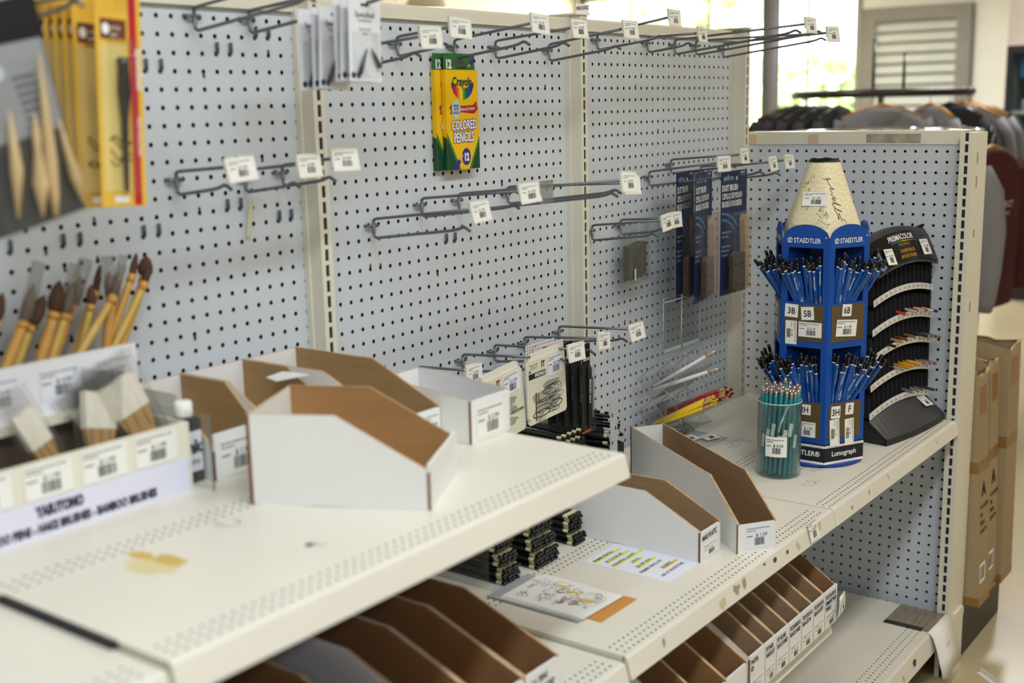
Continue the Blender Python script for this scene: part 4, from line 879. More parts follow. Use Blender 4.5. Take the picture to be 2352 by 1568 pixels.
# ------------------------------------------------------------------ blue hexagonal pencil tower
TX, TY, TZ = 40.4, -16.8, ZM+.03
tw = thing('pencil_tower', 'tall blue six sided pencil display shaped like a sharpened pencil', 'display stand', TX, TY, TZ)
R = 4.1; a0 = math.atan2(-20.89-TY, 40.49-TX)
hexv = [(R*math.cos(a0-k*math.pi/3), R*math.sin(a0-k*math.pi/3)) for k in range(6)]
obj('turntable', MB().tube([(0, 0, 0), (0, 0, .3)], 3.9, 40), M('deep_blue_plastic', '#123f8f', .35), tw)
dblue = M('inner_blue_card', '#0c3c8c', .45); brown = M('brown_tape_card', '#5d4c2f', .3, var=.12, scale=9, coat=.3)
H1 = 19.3
SC = [(q, 19.15+1.3*math.sqrt(max(0, 1-(2*q-1)**2))) for q in [i/14 for i in range(15)]]
faces = []
for k in range(6):
    p = Vector((*hexv[k], 0)); q = Vector((*hexv[(k+1) % 6], 0)); e = (q-p).normalized(); n_ = Vector((e.y, -e.x, 0))
    if n_.dot(p+q) < 0: n_ = -n_
    # seen from outside, u must run to the right
    if e.cross(Vector((0, 0, 1))).dot(n_) < 0: p, q, e = q, p, -e
    L = (q-p).length; faces.append((p, e, n_, L))
    F = lambda u, v, w_, p=p, e=e, n_=n_: tuple(p+e*u+n_*w_+Vector((0, 0, v)))
    mb = MB()
    mb.prism([(0, 18.55)]+[(L, 18.55)]+[(u*L, v) for u, v in reversed(SC)], F, -.14, 0, 0)
    mb.prism([(0, .3), (.55, .3), (.55, 18.55), (0, 18.55)], F, -.14, 0).prism([(L-.55, .3), (L, .3), (L, 18.55), (L-.55, 18.55)], F, -.14, 0)
    for z0, z1 in ((10.2, 14.0), (.3, 5.6)): mb.prism([(.55, z0), (L-.55, z0), (L-.55, z1), (.55, z1)], F, -.14, 0)
    fo = obj('display_face', mb, blue, tw)
    for z0 in (10.75, 2.5):
        obj('card_patch', MB().prism([(.35, z0), (L-.4, z0), (L-.4, z0+3.05), (.35, z0+3.05)], F, .01, .03), brown, fo)
    obj('black_band', MB().prism([(0, .3), (L, .3), (L, 2.05), (0, 2.05)], F, .005, .03), ink, fo)
    mb = MB()
    for z0, z1 in ((.3, .5), (1.72, 1.92)): mb.prism([(0, z0), (L, z0), (L, z1), (0, z1)], F, .03, .04)
    obj('white_stripe', mb, white, fo)
    X_, Y_ = e, Vector((0, 0, 1))
    mb = MB()
    for i in range(22): mb.add([F(.2+i*.17, 1.76, .045), F(.27+i*.17, 1.76, .045), F(.27+i*.17, 1.84, .045), F(.2+i*.17, 1.84, .045)], [(0, 1, 2, 3)])
    obj('stripe_print', mb, ink, fo, kind='stuff')
    obj('brand_lettering', MB().text('STAEDTLER', .56, F(1.0, 18.95, .02), X_, Y_, 0, .015, sx=.80).text('®', .22, F(L-.42, 19.35, .02), X_, Y_), white, fo, kind='stuff')
    mb = MB(); mb.line([(.2*math.cos(i*.5)*1, .2*math.sin(i*.5)) for i in range(13)],   .055, F(.68, 19.15, .02), X_, Y_); mb.line([(.09*math.cos(i*.5), .09*math.sin(i*.5)) for i in range(9)],   .055, F(.68, 19.15, .02), X_, Y_); mb.line([(-.2, -.22), (.02, -.06), (.12, -.22)], .05, F(.68, 19.15, .02), X_, Y_)
    obj('head_emblem', mb, white, fo, kind='stuff')
    obj('band_lettering', MB().text('Lumograph' if k % 2 == 0 else 'STAEDTLER®', .62, F(L/2, .95, .045), X_, Y_, 0, .015, 'CENTER', .92), white, fo, kind='stuff')
# pocket floors, core and partitions
ins = [(x*.955, y*.955) for x, y in hexv]
for z in (1.9, 10.4, 18.6): obj('pocket_floor', MB().prism(ins, XY, z-.1, z), dblue, tw)
obj('core', MB().prism([(x*.33, y*.33) for x, y in hexv], XY, .3, 18.6), dblue, tw)
for k in range(6):
    x, y = hexv[k]; L = math.hypot(x, y); nx, ny = -y/L*.05, x/L*.05
    obj('partition', MB().prism([(x*.3+nx, y*.3+ny), (x*.95+nx, y*.95+ny), (x*.95-nx, y*.95-ny), (x*.3-nx, y*.3-ny)], XY, .3, 18.5), dblue, tw)
# sharpened cone
def wood_cone():
    m = bpy.data.materials.new('scribbled_wood_card'); m.use_nodes = True; n = m.node_tree.nodes; l = m.node_tree.links; b = n['Principled BSDF']; b.inputs['Roughness'].default_value = .5
    tc = n.new('ShaderNodeTexCoord'); wv = n.new('ShaderNodeTexWave'); wv.wave_type = 'RINGS'; wv.rings_direction = 'X'; wv.inputs['Scale'].default_value = 60; wv.inputs['Distortion'].default_value = 9; wv.inputs['Detail'].default_value = 3; wv.inputs['Detail Scale'].default_value = 2
    mp = n.new('ShaderNodeMapping'); mp.inputs['Scale'].default_value = (1, 1, .55); l.new(tc.outputs['Object'], mp.inputs[0]); l.new(mp.outputs[0], wv.inputs['Vector'])
    r = n.new('ShaderNodeValToRGB'); r.color_ramp.elements[0].color = lin('#ebe0bf'); r.color_ramp.elements[1].color = lin('#e4d3a0'); r.color_ramp.elements[0].position = .45
    l.new(wv.outputs['Fac'], r.inputs[0]); l.new(r.outputs[0], b.inputs['Base Color']); return m
Rt, zt0, zt1 = 1.3, 19.0, 25.4
N = 48; rings = []
def cone_r(t_, ang):
    hx = R*math.cos(math.pi/6)/math.cos(((ang-a0) % (math.pi/3))-math.pi/6); hx = hx*.6+3.3*.4
    return (hx*(1-t_)+Rt*t_)*.985
for i in range(9):
    t_ = i/8; rings.append([(cone_r(t_, 2*math.pi*k/N)*math.cos(2*math.pi*k/N), cone_r(t_, 2*math.pi*k/N)*math.sin(2*math.pi*k/N), zt0+(zt1-zt0)*t_) for k in range(N)])
cone = obj('wood_cone', MB().loft(rings, 0, False), wood_cone(), tw)
rr = lambda r_, z_: [(r_*math.cos(2*math.pi*k/N), r_*math.sin(2*math.pi*k/N), z_) for k in range(N)]
rng = random.Random(5)
tipo = [((Rt-.02)*math.cos(2*math.pi*k/N), (Rt-.02)*math.sin(2*math.pi*k/N), 25.62+.03*math.sin(k*.9)+rng.uniform(-.02, .02)) for k in range(N)]
obj('black_tip', MB().loft([rr(Rt-.0, 25.3), tipo, rr(Rt-.15, 25.3), rr(.2, 24.9)], 0, False), M('black_tip_card', '#1b1b1c', .35), tw)
# pen scribbles lying on the cone
def on_cone(ang, z, d=.03):
    t_ = (z-zt0)/(zt1-zt0); r_ = cone_r(t_, ang)+d; return Vector((r_*math.cos(ang), r_*math.sin(ang), z))
camd = math.atan2(-56.1-TY, -55.7-TX)
def cone_stroke(pts, wd):
    mb = MB(); P = [on_cone(camd+u, v) for u, v in pts]; vs = []
    for i, p in enumerate(P):
        a = P[max(0, i-1)]; b = P[min(len(P)-1, i+1)]; d = (b-a).normalized(); n_ = Vector((p.x, p.y, 1.6)).normalized(); s_ = d.cross(n_)*wd/2; vs += [p+s_, p-s_]
    return mb.add(vs, [[2*i, 2*i+1, 2*i+3, 2*i+2] for i in range(len(P)-1)])
sig = [(-.05, 24.1), (.15, 24.0), (.3, 24.05), (.12, 24.1), (.3, 23.4), (.42, 23.2), (.25, 23.3), (.33, 22.9), (.27, 22.8), (.4, 22.6), (.3, 22.5), (.42, 22.35), (.33, 22.2), (.62, 21.9), (.3, 22.1), (.45, 21.6), (.62, 21.4), (.36, 21.7), (.44, 21.2), (.47, 20.8), (.5, 21.3), (.57, 20.6)]
def smooth(p, m=5):
    o = []
    for i in range(len(p)-1):
        p0, p1, p2, p3 = p[max(i-1, 0)], p[i], p[i+1], p[min(i+2, len(p)-1)]
        for k in range(m):
            t_ = k/m; o.append(tuple(.5*(2*b+(c-a)*t_+(2*a-5*b+4*c-d)*t_*t_+(3*b-a-3*c+d)*t_**3) for a, b, c, d in zip(p0, p1, p2, p3)))
    return o+[p[-1]]
obj('pen_signature', cone_stroke(smooth(sig), .042), ink, cone)
rng = random.Random(21)
for i in range(14):
    u, v = rng.uniform(-.9, .9), rng.uniform(19.9, 24.6); pts = [(u, v)]
    for k in range(7): u += rng.uniform(-.1, .1); v += rng.uniform(-.35, .3); pts.append((max(-1.1, min(1.1, u)), max(19.6, min(25.1, v))))
    obj('pen_scribble', cone_stroke(smooth(pts, 4), .028), M('faint_pen', '#6b6350', .6), cone)
# handwritten and printed labels on the two faces towards the aisle
def face_note(k, u, v, tx, sz, w_, h_, price=None, rot=0, seed=0):
    p, e, n_, L = faces[k]; c = p+e*u+n_*.05+Vector((0, 0, v))
    rz = math.atan2(e.y, e.x); o = obj('paper_note', MB().box(-w_/2, -.006, -h_/2, w_/2, .006, h_/2), paper, tw); o.location = c*S; o.rotation_euler = (0, rot, rz)
    if tx: obj('handwriting', MB().text(tx, sz, (0, -.02, -sz*.35), (1, 0, 0), (0, 0, 1), 0, .015, 'CENTER', .85), ink, o, kind='stuff')
    if price:
        pr = label_print(w_, h_, price, seed=seed); pr.v = [(a, b-.015, c_) for a, b, c_ in pr.v]; obj('price_print', pr, [ink, inkg], o, kind='stuff')
vis = sorted(range(6), key=lambda k: faces[k][2].dot(Vector((-55.7-TX, -56.1-TY, 0)).normalized()), reverse=True)
cpos = Vector((-55.7-TX, -56.1-TY, 0)).normalized(); side = Vector((-cpos.y, cpos.x, 0))
fl, frr = sorted(vis[:2], key=lambda k: -faces[k][2].dot(Vector((r2.x, r2.y, 0))))[::-1]
far_l = min(vis[2:4], key=lambda k: faces[k][2].dot(Vector((r2.x, r2.y, 0)))); far_r = max(vis[2:4], key=lambda k: faces[k][2].dot(Vector((r2.x, r2.y, 0))))
for a in ((fl, .95, 13.25, '3B', .75, 1.15, 1.1, None, .04), (fl, 2.35, 13.1, '5B', .75, 1.1, 1.1, None, -.08), (fl, .95, 11.4, None, 0, 2.0, 1.0, '$ 1.99', math.pi/2, 1), (fl, 2.6, 11.75, None, 0, 2.0, 1.25, '$ 2.19', 0, 2),
          (frr, 1.9, 13.35, '6B', .75, .95, 1.0, None, .06), (frr, 1.9, 11.85, None, 0, 2.1, 1.4, '$ 1.99', .08, 0), (frr, 1.05, 4.75, '3H', .8, .95, 1.05, None, .03), (frr, 2.5, 4.9, 'F', .8, .85, 1.0, None, .05),
          (frr, 1.0, 3.0, None, 0, 2.3, 1.0, '$ 1.99', math.pi/2-.06, 1), (frr, 2.55, 2.9, None, 0, 2.3, .95, '$ 1.99', math.pi/2-.04, 2), (fl, 2.3, 4.9, '2H', .7, 1.1, .9, None, 0), (fl, 2.5, 3.2, None, 0, 1.6, 1.3, '$ 1.99', 0, 1),
          (far_l, 1.4, 13.0, None, 0, 1.4, 1.0, '$ 1.99', 0, 1), (far_l, 1.4, 11.6, None, 0, 1.4, 1.2, '$ 1.99', 0, 2)): face_note(*a)
t = obj('paper_note', MB().box(-1.05, -.006, -.6, 1.05, .006, .6), paper, tw); t.location = on_cone(camd-.28, 22.45, .04)*S; t.rotation_euler = (-.37, 0, camd-.28+math.pi/2)
pr = label_print(2.0, 1.15, '$ 1.99', seed=8); pr.v = [(a, b-.015, c_) for a, b, c_ in pr.v]; obj('price_print', pr, [ink, inkg], t, kind='stuff')
# the blue pencils: one source with its parts, then copies
pb_ = thing('drawing_pencil', 'blue pencil', 'pencil', 0, 0, 0)
obj('barrel', MB().tube([(0, 0, 0), (0, 0, 5.72)], .132, 6, flat=True), M('blue_pencil_lacquer', '#1a56a4', .28, spec=.6), pb_)
obj('white_ring', MB().tube([(0, 0, 5.72), (0, 0, 5.83)], .143, 6, flat=True), white, pb_)
obj('black_cap', MB().tube([(0, 0, 5.83), (0, 0, 6.42), (0, 0, 6.52), (0, 0, 6.55)], [.146, .146, .12, .05], 8), M('glossy_black_lacquer', '#141416', .12, spec=.7), pb_)
obj('foil_lettering', MB().text('Mars Lumograph', .17, (-.06, -.135, 5.3), (0, 0, -1), (1, 0, 0), 0, .01).text('STAEDTLER', .17, (-.06, -.135, 3.2), (0, 0, -1), (1, 0, 0), 0, .01), white, pb_, kind='stuff')
rng = random.Random(31); used = [0]
def put(src, used, base, tip, label, group):
    o = src if not used[0] else dup(src)
    used[0] += 1; o['label'] = label; o['group'] = group
    d = (Vector(tip)-Vector(base)); q = Vector((0, 0, 1)).rotation_difference(d.normalized())
    o.rotation_mode = 'QUATERNION'; 
    from mathutils import Quaternion
    spin = Quaternion((0, 0, 1), rng.choice((0, math.pi/3, -math.pi/3)))
    o.rotation_quaternion = q @ spin; o.location = W(*base)
    return o
def pocket(k, z0, n, us, lean, dep, label, group):
    """n pencils standing in a pocket: they cross the card edge at us, lean sideways and rest outwards on the card"""
    p, e, n_, L = faces[k]; rest = 3.55 if z0 > 5 else 3.65
    for i in range(n):
        q = (i+.5)/n; u36 = us[0]+(us[1]-us[0])*q+rng.uniform(-.12, .12); ln = lean[0]+(lean[1]-lean[0])*q+rng.uniform(-.35, .35)
        depth = rng.uniform(*dep); lift = rng.uniform(.5, 1.5); u0 = max(.35, min(L-.35, u36-ln*rest/6.2)); ln = (u36-u0)/rest*6.2
        base = p+e*u0-n_*depth+Vector((TX, TY, TZ+z0+.03+lift))
        d = (e*ln+n_*((depth-.2-rng.uniform(0, .35))/(rest-lift)*6.2)+Vector((0, 0, 6.2))).normalized(); put(pb_, used, base, base+d, label, group)
g = lambda s_: ('blue pencil with glossy black end in the %s of the blue tower' % s_, 'blue pencils, %s of the tower' % s_)
pocket(fl, 10.4, 12, (.75, 1.6), (-2.2, -1.2), (.6, 1.5), *g('upper left pocket')); pocket(fl, 10.4, 9, (1.7, 3.3), (-.4, .1), (.5, 1.1), *g('upper left pocket'))
pocket(frr, 10.4, 9, (.75, 2.0), (-.1, .3), (.5, 1.1), *g('upper right pocket')); pocket(frr, 10.4, 15, (1.8, 3.4), (.8, 2.6), (.7, 1.6), *g('upper right pocket'))
pocket(far_l, 10.4, 14, (1.2, 3.4), (-.6, .8), (1.0, 1.9), *g('upper far left pocket')); pocket(far_r, 10.4, 10, (.75, 2.6), (-.6, .8), (1.0, 1.9), *g('upper far right pocket'))
pocket(fl, 1.9, 14, (.75, 1.7), (-2.2, -1.0), (.7, 1.6), *g('lower left pocket')); pocket(fl, 1.9, 9, (1.7, 3.3), (-.3, .2), (.5, 1.2), *g('lower left pocket'))
pocket(frr, 1.9, 13, (.75, 2.4), (-.1, .5), (.5, 1.2), *g('lower right pocket')); pocket(frr, 1.9, 9, (2.2, 3.4), (1.4, 2.8), (.8, 1.6), *g('lower right pocket'))
pocket(far_l, 1.9, 18, (1.0, 3.4), (-.8, .8), (1.0, 2.0), *g('lower far left pocket')); pocket(far_r, 1.9, 12, (.75, 2.8), (-.6, 1.0), (1.0, 2.0), *g('lower far right pocket'))

# ------------------------------------------------------------------ cup of turquoise pencils
CX, CY = 33.7, -16.3
cup = thing('pencil_cup', 'clear plastic cup packed with turquoise pencils in front of the blue tower', 'cup', CX, CY, ZM+.02)
rg = lambda r_, z_: [(r_*math.cos(2*math.pi*k/40), r_*math.sin(2*math.pi*k/40), z_) for k in range(40)]
obj('wall', MB().loft([rg(1.72, 0), rg(1.78, .1), rg(1.78, 6.3), rg(1.74, 6.3), rg(1.74, .12), rg(0.01, .12)], 0, False), clear('cup_plastic', '#f2f7f6', .05, 1.0), cup)
obj('rim', MB().loft([rg(1.80, 6.25), rg(1.80, 6.32), rg(1.72, 6.32), rg(1.72, 6.25)], 0, False), clr_edge, cup)
ca = math.atan2(-56.1-CY, -55.7-CX)
lb = MB(); n_ = 9
lb.add([(1.81*math.cos(ca-.55-.1+i*.125), 1.81*math.sin(ca-.55-.1+i*.125), z) for z in (1.9, 3.6) for i in range(n_)], [[i, i+1, n_+i+1, n_+i] for i in range(n_-1)])
lab_o = obj('cup_label', lb, paper, cup)
pr = label_print(1.7, 1.5, '$ 0.55', seed=2); am = ca-.55-.1+.5
pr.v = [(1.83*math.cos(am+x/1.83), 1.83*math.sin(am+x/1.83), 2.75+z) for x, y, z in pr.v]; obj('price_print', pr, [ink, inkg], lab_o, kind='stuff')
pt = thing('turquoise_pencil', 'turquoise pencil', 'pencil', 0, 0, 0)
obj('barrel', MB().tube([(0, 0, 0), (0, 0, 6.6)], .14, 6, flat=True), M('turquoise_lacquer', '#2f8f9a', .35, var=.05), pt)
obj('ferrule', MB().tube([(0, 0, 6.6), (0, 0, 6.7), (0, 0, 6.75), (0, 0, 6.85), (0, 0, 6.9), (0, 0, 7.05)], [.145, .15, .138, .15, .138, .15], 10), M('aluminium_ferrule', '#c4c2be', .22, .95), pt)
obj('eraser', MB().tube([(0, 0, 7.05), (0, 0, 7.1)], .135, 10), M('worn_eraser', '#8c6f66', .8), pt)
obj('foil_lettering', MB().text('TURQUOISE', .16, (-.06, -.125, 4.6), (0, 0, -1), (1, 0, 0)), M('silver_foil', '#b9d0d2', .4), pt, kind='stuff')
used2 = [0]; cnt = 0
pk = []
for ring, nn in ((1.5, 22), (1.08, 16), (.68, 10), (.3, 5)):
    for i in range(nn): pk.append((ring, 2*math.pi*i/nn+ring))
for ring, a in pk:
    b = Vector((CX+ring*.93*math.cos(a-.18), CY+ring*.93*math.sin(a-.18), ZM+.16+rng.uniform(0, .35))); t_ = Vector((CX+ring*1.0*math.cos(a+.1)+.12, CY+ring*1.0*math.sin(a+.1), ZM+7.2))
    put(pt, used2, b, t_, 'turquoise pencil with a silver ferrule packed in the clear cup', 'turquoise pencils in the clear cup')
o = put(pt, used2, Vector((CX-.1, CY-.4, ZM+1.1)), Vector((CX+.22, CY-.35, ZM+8.2)), 'single turquoise pencil sticking up above the others in the clear cup', 'turquoise pencils in the clear cup')
stk = MB().box(-.13, -.16, 0, .13, -.14, 1.2)
for i in range(7):
    a = ca-.9+i*.28; o = obj('barcode_sticker', MB().box(-.16, -.01, 0, .16, 0, 1.1), white, cup); o.location = Vector((1.70*math.cos(a), 1.70*math.sin(a), 2.6+(i % 3)*.5))*S; o.rotation_euler = (0, .12, a+math.pi/2)

# ------------------------------------------------------------------ black tiered pencil rack in the corner
PW = 12.1; pc = PW/2; RTH = math.radians(-6.5)
ROX, ROY = 58.35-(PW*math.cos(RTH)+20.7*math.sin(RTH)), -20.7-(PW*math.sin(RTH)-20.7*math.cos(RTH))
rk = thing('pencil_rack', 'black tiered colored pencil rack with curved label strips in the corner', 'display stand', ROX, ROY, ZM+.03, RTH)
arch = lambda u: .75*(1-((u-pc)/pc)**2)
bow = lambda u: -.75*(1-((u-pc)/pc)**2)
US = [PW*i/16 for i in range(17)]
def arched(mb): mb.v = [(x, y, z+arch(x)) for x, y, z in mb.v]; return mb
def ruled(lo, hi, th, mi=0):
    """curved slab: lo(u), hi(u) give (y,z); th = thickness towards the back"""
    a = [(u, *lo(u)) for u in US]; b = [(u, *hi(u)) for u in US]; mb = MB(); n = len(US)
    mb.add(a+b+[(x, y+th, z) for x, y, z in a]+[(x, y+th, z) for x, y, z in b], [[i, i+1, n+i+1, n+i] for i in range(n-1)]+[[2*n+i+1, 2*n+i, 3*n+i, 3*n+i+1] for i in range(n-1)]+[[n+i, n+i+1, 3*n+i+1, 3*n+i] for i in range(n-1)]+[[i+1, i, 2*n+i, 2*n+i+1] for i in range(n-1)]+[[0, n, 3*n, 2*n], [2*n-1, n-1, 3*n-1, 4*n-1]], mi)
    return mb
rb = M('matte_black_plastic', '#202022', .55); rb2 = M('dark_grey_plastic', '#3a3a3c', .42)
zb = lambda z: z-ZM      # fit height to rack height
obj('base_plate', ruled(lambda u: (-22.4+bow(u)*.6, .55), lambda u: (-20.6, zb(-28.9)+arch(u)), .1), rb2, rk)
obj('base_lip', ruled(lambda u: (-22.4+bow(u)*.6, 0), lambda u: (-22.4+bow(u)*.6, .57), .3), rb, rk)
side_p = [(-22.4, 0), (-22.4, .55), (-20.6, zb(-28.9)), (-20.4, zb(-16)), (-19.2, zb(-12.2)), (-12.5, zb(-14)), (-11.5, 0)]
# keep clear of the tower: the flanks are shallow
side_p = [(-22.4, 0), (-22.4, .55), (-20.6, zb(-28.9)), (-20.45, zb(-15.9)), (-19.3, zb(-12.2)), (-17.6, zb(-13)), (-17.0, 0)]
obj('side_panel', MB().prism(side_p, YZ, PW-.12, PW), rb, rk)
obj('side_panel', MB().prism([(-22.4, 0), (-22.4, .55), (-20.6, zb(-28.9)), (-19.6, zb(-28.9)), (-18.6, 0)], YZ, 0, .12), rb, rk)
obj('rear_panel', MB().box(0, -17.2, 0, PW, -17.0, zb(-13.2)), rb, rk)
obj('header_board', ruled(lambda u: (-21.1, zb(-15.9)+arch(u)), lambda u: (-19.6, zb(-12.7)+arch(u)), .5), rb2, rk)
obj('header_face', ruled(lambda u: (-21.05-.03, zb(-15.6)+arch(u)), lambda u: (-19.85-.03, zb(-13.05)+arch(u)), .05), M('glossy_black_sign', '#111113', .2), rk)
ny = Vector((0, 1.2, 2.55)).normalized(); nn_ = Vector((0, -2.55, 1.2)).normalized()
def HP(u, v, d=.09, A=0): return Vector((u, -21.05, zb(-15.6)))+ny*v+Vector((0, 0, arch(u)*A))+nn_*d
obj('brand_lettering', arched(MB().text('PRISMACOLOR', .74, HP(3.3, 2.0), (1, 0, 0), ny, 0, .012, sx=.98)), white, rk, kind='stuff')
goldp = M('gold_print', '#c9941f', .4)
obj('title_lettering', arched(MB().text('P R E M I E R', .38, HP(4.9, 1.4), (1, 0, 0), ny).text('COLORED PENCILS', .42, HP(4.7, .78), (1, 0, 0), ny, 0, .015, sx=.8).text('LÁPICES DE COLORES', .42, HP(4.5, .26), (1, 0, 0), ny, 0, .015, sx=.74)), goldp, rk, kind='stuff')
for i, c in enumerate(('#2b7fb5', '#3c9a4a', '#e0c92a', '#df7a22', '#c22f3a')):
    obj('spectrum_line', arched(MB().add([HP(3.6+i*1.0, 1.8), HP(4.6+i*1.0, 1.8), HP(4.6+i*1.0, 1.87), HP(3.6+i*1.0, 1.87)], [(0, 1, 2, 3)])), M('spectrum_%d' % i, c, .4), rk)
obj('printed_hand', arched(MB().add([HP(.6, 0), HP(1.6, .1), HP(1.3, 1.0), HP(1.1, 2.0), HP(.8, 1.9), HP(.7, 1.0)], [(0, 1, 2, 3, 4, 5)])), M('photo_print', '#5d7f9e', .4, var=.4, scale=30), rk)
for u, v in ((2.6, .85), (10.0, 1.15)):
    o = obj('price_sticker', MB().box(-.85, -.01, -.75, .85, 0, .75), paper, rk); o.location = HP(u, v, .13, 1.0)*S; o.rotation_euler = (-.44, .06, 0)
    pr = label_print(1.6, 1.4, '$ 2.49', seed=int(u)); pr.v = [(a, b-.02, c_) for a, b, c_ in pr.v]; obj('price_print', pr, [ink, inkg], o, kind='stuff')
o = obj('price_sticker', MB().box(-.85, -.01, -.65, .85, 0, .65), paper, rk); o.location = (10.2*S, -21.2*S, 2.0*S); o.rotation_euler = (-.98, .1, 0)
pr = label_print(1.6, 1.2, '$ 2.49', seed=3); pr.v = [(a, b-.02, c_) for a, b, c_ in pr.v]; obj('price_print', pr, [ink, inkg], o, kind='stuff')
TI = [-18.3, -20.95, -23.4, -26.0, -28.6]
fin = mesh('divider', MB().prism([(-20.55, 0), (-20.45, 1.9), (-17.6, 2.3), (-17.6, .5)], YZ, -.04, .04), M('fin_black', '#2a2a2c', .35))
stripm = M('ivory_number_strip', '#dcd9d2', .5)
n_fin = 0
for ti, z in enumerate(TI):
    obj('tier_floor', ruled(lambda u: (-20.6, zb(z)-.05+arch(u)), lambda u: (-17.3, zb(z)+.4+arch(u)), .02), rb, rk)
    so = obj('label_strip', ruled(lambda u: (-20.72, zb(z)-.18+arch(u)), lambda u: (-20.66, zb(z)+.38+arch(u)), .05), stripm, rk)
    mb = MB()
    for k in range(13):
        u = .4+k*.9; zz0 = zb(z)+.0+arch(u); mb.text('%d' % (901+ti*23+k*3), .26, (u, -20.75, zz0), (1, 0, 0), (0, 0, 1), 0, .01, sx=.75)
        mb.add([(u-.12, -20.74, zz0-.15), (u-.09, -20.74, zz0-.15), (u-.09, -20.74, zz0+.35), (u-.12, -20.74, zz0+.35)], [(0, 1, 2, 3)])
    obj('strip_print', mb, ink, so, kind='stuff')
    for k in range(14):
        u = .25+k*(PW-.5)/13; o = obj('divider', fin, None, rk); o.location = (u*S, 0, (zb(z)+.1+arch(u))*S)
# coloured pencils left in the rack
def cpencil(label, u, ti, c, out, tipc=None, roll=0):
    t = thing('colored_pencil', label, 'pencil', ROX+u*math.cos(RTH)+20.3*math.sin(RTH), ROY+u*math.sin(RTH)-20.3*math.cos(RTH), TI[ti]+arch(u)+.58+roll, RTH, group='colored pencils left in the black rack')
    obj('barrel', MB().tube([(0, 3.0, .42), (0, -out, -.1)], .14, 6, flat=True), M('lacquer_'+c, '#'+c, .3), t)
    obj('bare_end', MB().tube([(0, -out, -.1), (0, -out-.03, -.104)], .13, 6, flat=True), wood, t)
    obj('core', MB().tube([(0, -out-.03, -.104), (0, -out-.04, -.105)], .06, 6), M('lacquer_'+(tipc or c), '#'+(tipc or c), .3), t)
CP = [(5.2, 1, 'c8402c', 1.0), (7.0, 1, 'b5b0a8', 1.1), (7.9, 1, '8b3a34', .9), (8.8, 1, 'c2b8b2', 1.0), (9.7, 1, 'b8493a', 1.0), (10.6, 1, 'd8cfc4', 1.1), (11.5, 1, '2a3160', 1.2),
      (9.6, 2, '4a5562', 1.3), (10.4, 2, '5a6470', 1.3), (11.2, 2, '46505c', 1.4), (11.7, 2, '6a5a48', 1.5), (9.2, 2, '3f2c20', 1.4), (3.0, 2, '3a2018', 1.2), (5.6, 2, '6e4a2a', 1.1), (7.4, 2, '8a6038', 1.0), (4.6, 2, 'a88a62', 1.0),
      (5.6, 3, 'c98a22', 1.3), (6.5, 3, 'd39a2c', 1.3), (7.4, 3, 'c58020', 1.3), (8.3, 3, 'd8a23a', 1.2), (4.8, 3, '9a9aa4', 1.2), (10.4, 3, '8a6c72', 1.3), (11.3, 3, '7a6268', 1.4), (9.5, 3, '96787c', 1.2),
      (7.2, 4, '6a6e72', 1.0), (8.4, 4, '7c8084', 1.1), (9.6, 4, '5e6266', 1.0), (11.4, 4, '3c3440', 1.3)]
nm = {'c8402c': 'bright red', 'b5b0a8': 'silver grey', '8b3a34': 'brick red', 'c2b8b2': 'pale grey', 'b8493a': 'dull red', 'd8cfc4': 'cream', '2a3160': 'navy', '4a5562': 'slate', '5a6470': 'blue grey', '46505c': 'dark slate', '6a5a48': 'khaki', '3f2c20': 'dark brown', '3a2018': 'deep maroon brown', '6e4a2a': 'chestnut', '8a6038': 'tan brown', 'a88a62': 'sand',
      'c98a22': 'ochre', 'd39a2c': 'golden', 'c58020': 'deep ochre', 'd8a23a': 'light golden', '9a9aa4': 'lavender grey', '8a6c72': 'dusty mauve', '7a6268': 'dark mauve', '96787c': 'pale mauve', '6a6e72': 'mid grey', '7c8084': 'light grey', '5e6266': 'deep grey', '3c3440': 'purple black'}
rows = ['top', 'second', 'middle', 'fourth', 'lowest']
for u, ti, c, out in CP: cpencil('%s colored pencil lying in the %s tier of the black rack' % (nm[c], rows[ti]), u, ti, c, out)

# ------------------------------------------------------------------ clear acrylic cascade holder
AX = 36.84; AW = 6.9
ac = thing('acrylic_pencil_holder', 'clear acrylic cascade holder with white yellow and red pencils', 'display stand', AX, 0, ZM+.02)
za = lambda z: z-ZM
def slab(mb, pts, d):
    """thin plate given by a planar quad pts, thickened by vector d"""
    pts = [Vector(p) for p in pts]; d = Vector(d); n = len(pts); q = pts+[p+d for p in pts]
    mb.add(q, [list(range(n)), list(range(2*n-1, n-1, -1))]+[[i, (i+1) % n, n+(i+1) % n, n+i] for i in range(n)])
    return mb
def edge_wire(name, pts): return obj(name, MB().tube(pts, .035, 4), clr_edge, ac)
for k in range(2):
    x0, x1 = k*AW/2+.03, (k+1)*AW/2-.03
    obj('back_sheet', slab(MB(), [(x0, -3.5, za(-22.7)), (x1, -3.5, za(-22.7)), (x1, -3.5, za(-17.65)), (x0, -3.5, za(-17.65))], (0, .06, 0)), clear('greyish_acrylic', '#f4f6f4', .06), ac)
    edge_wire('sheet_edge', [(x0, -3.5, za(-22.7)), (x0, -3.5, za(-17.65)), (x1, -3.5, za(-17.65)), (x1, -3.5, za(-22.7))])
    obj('sheet_rail', MB().box(x0+.2, -3.56, za(-18.0), x1-.2, -3.5, za(-17.9)).box(x0+.2, -3.58, za(-22.6), x1-.2, -3.5, za(-22.3)), clr_edge, ac)
A_, B_, C_, D_ = (-.75, -25.4), (-3.6, -22.85), (-5.0, -24.65), (-2.05, -27.2)
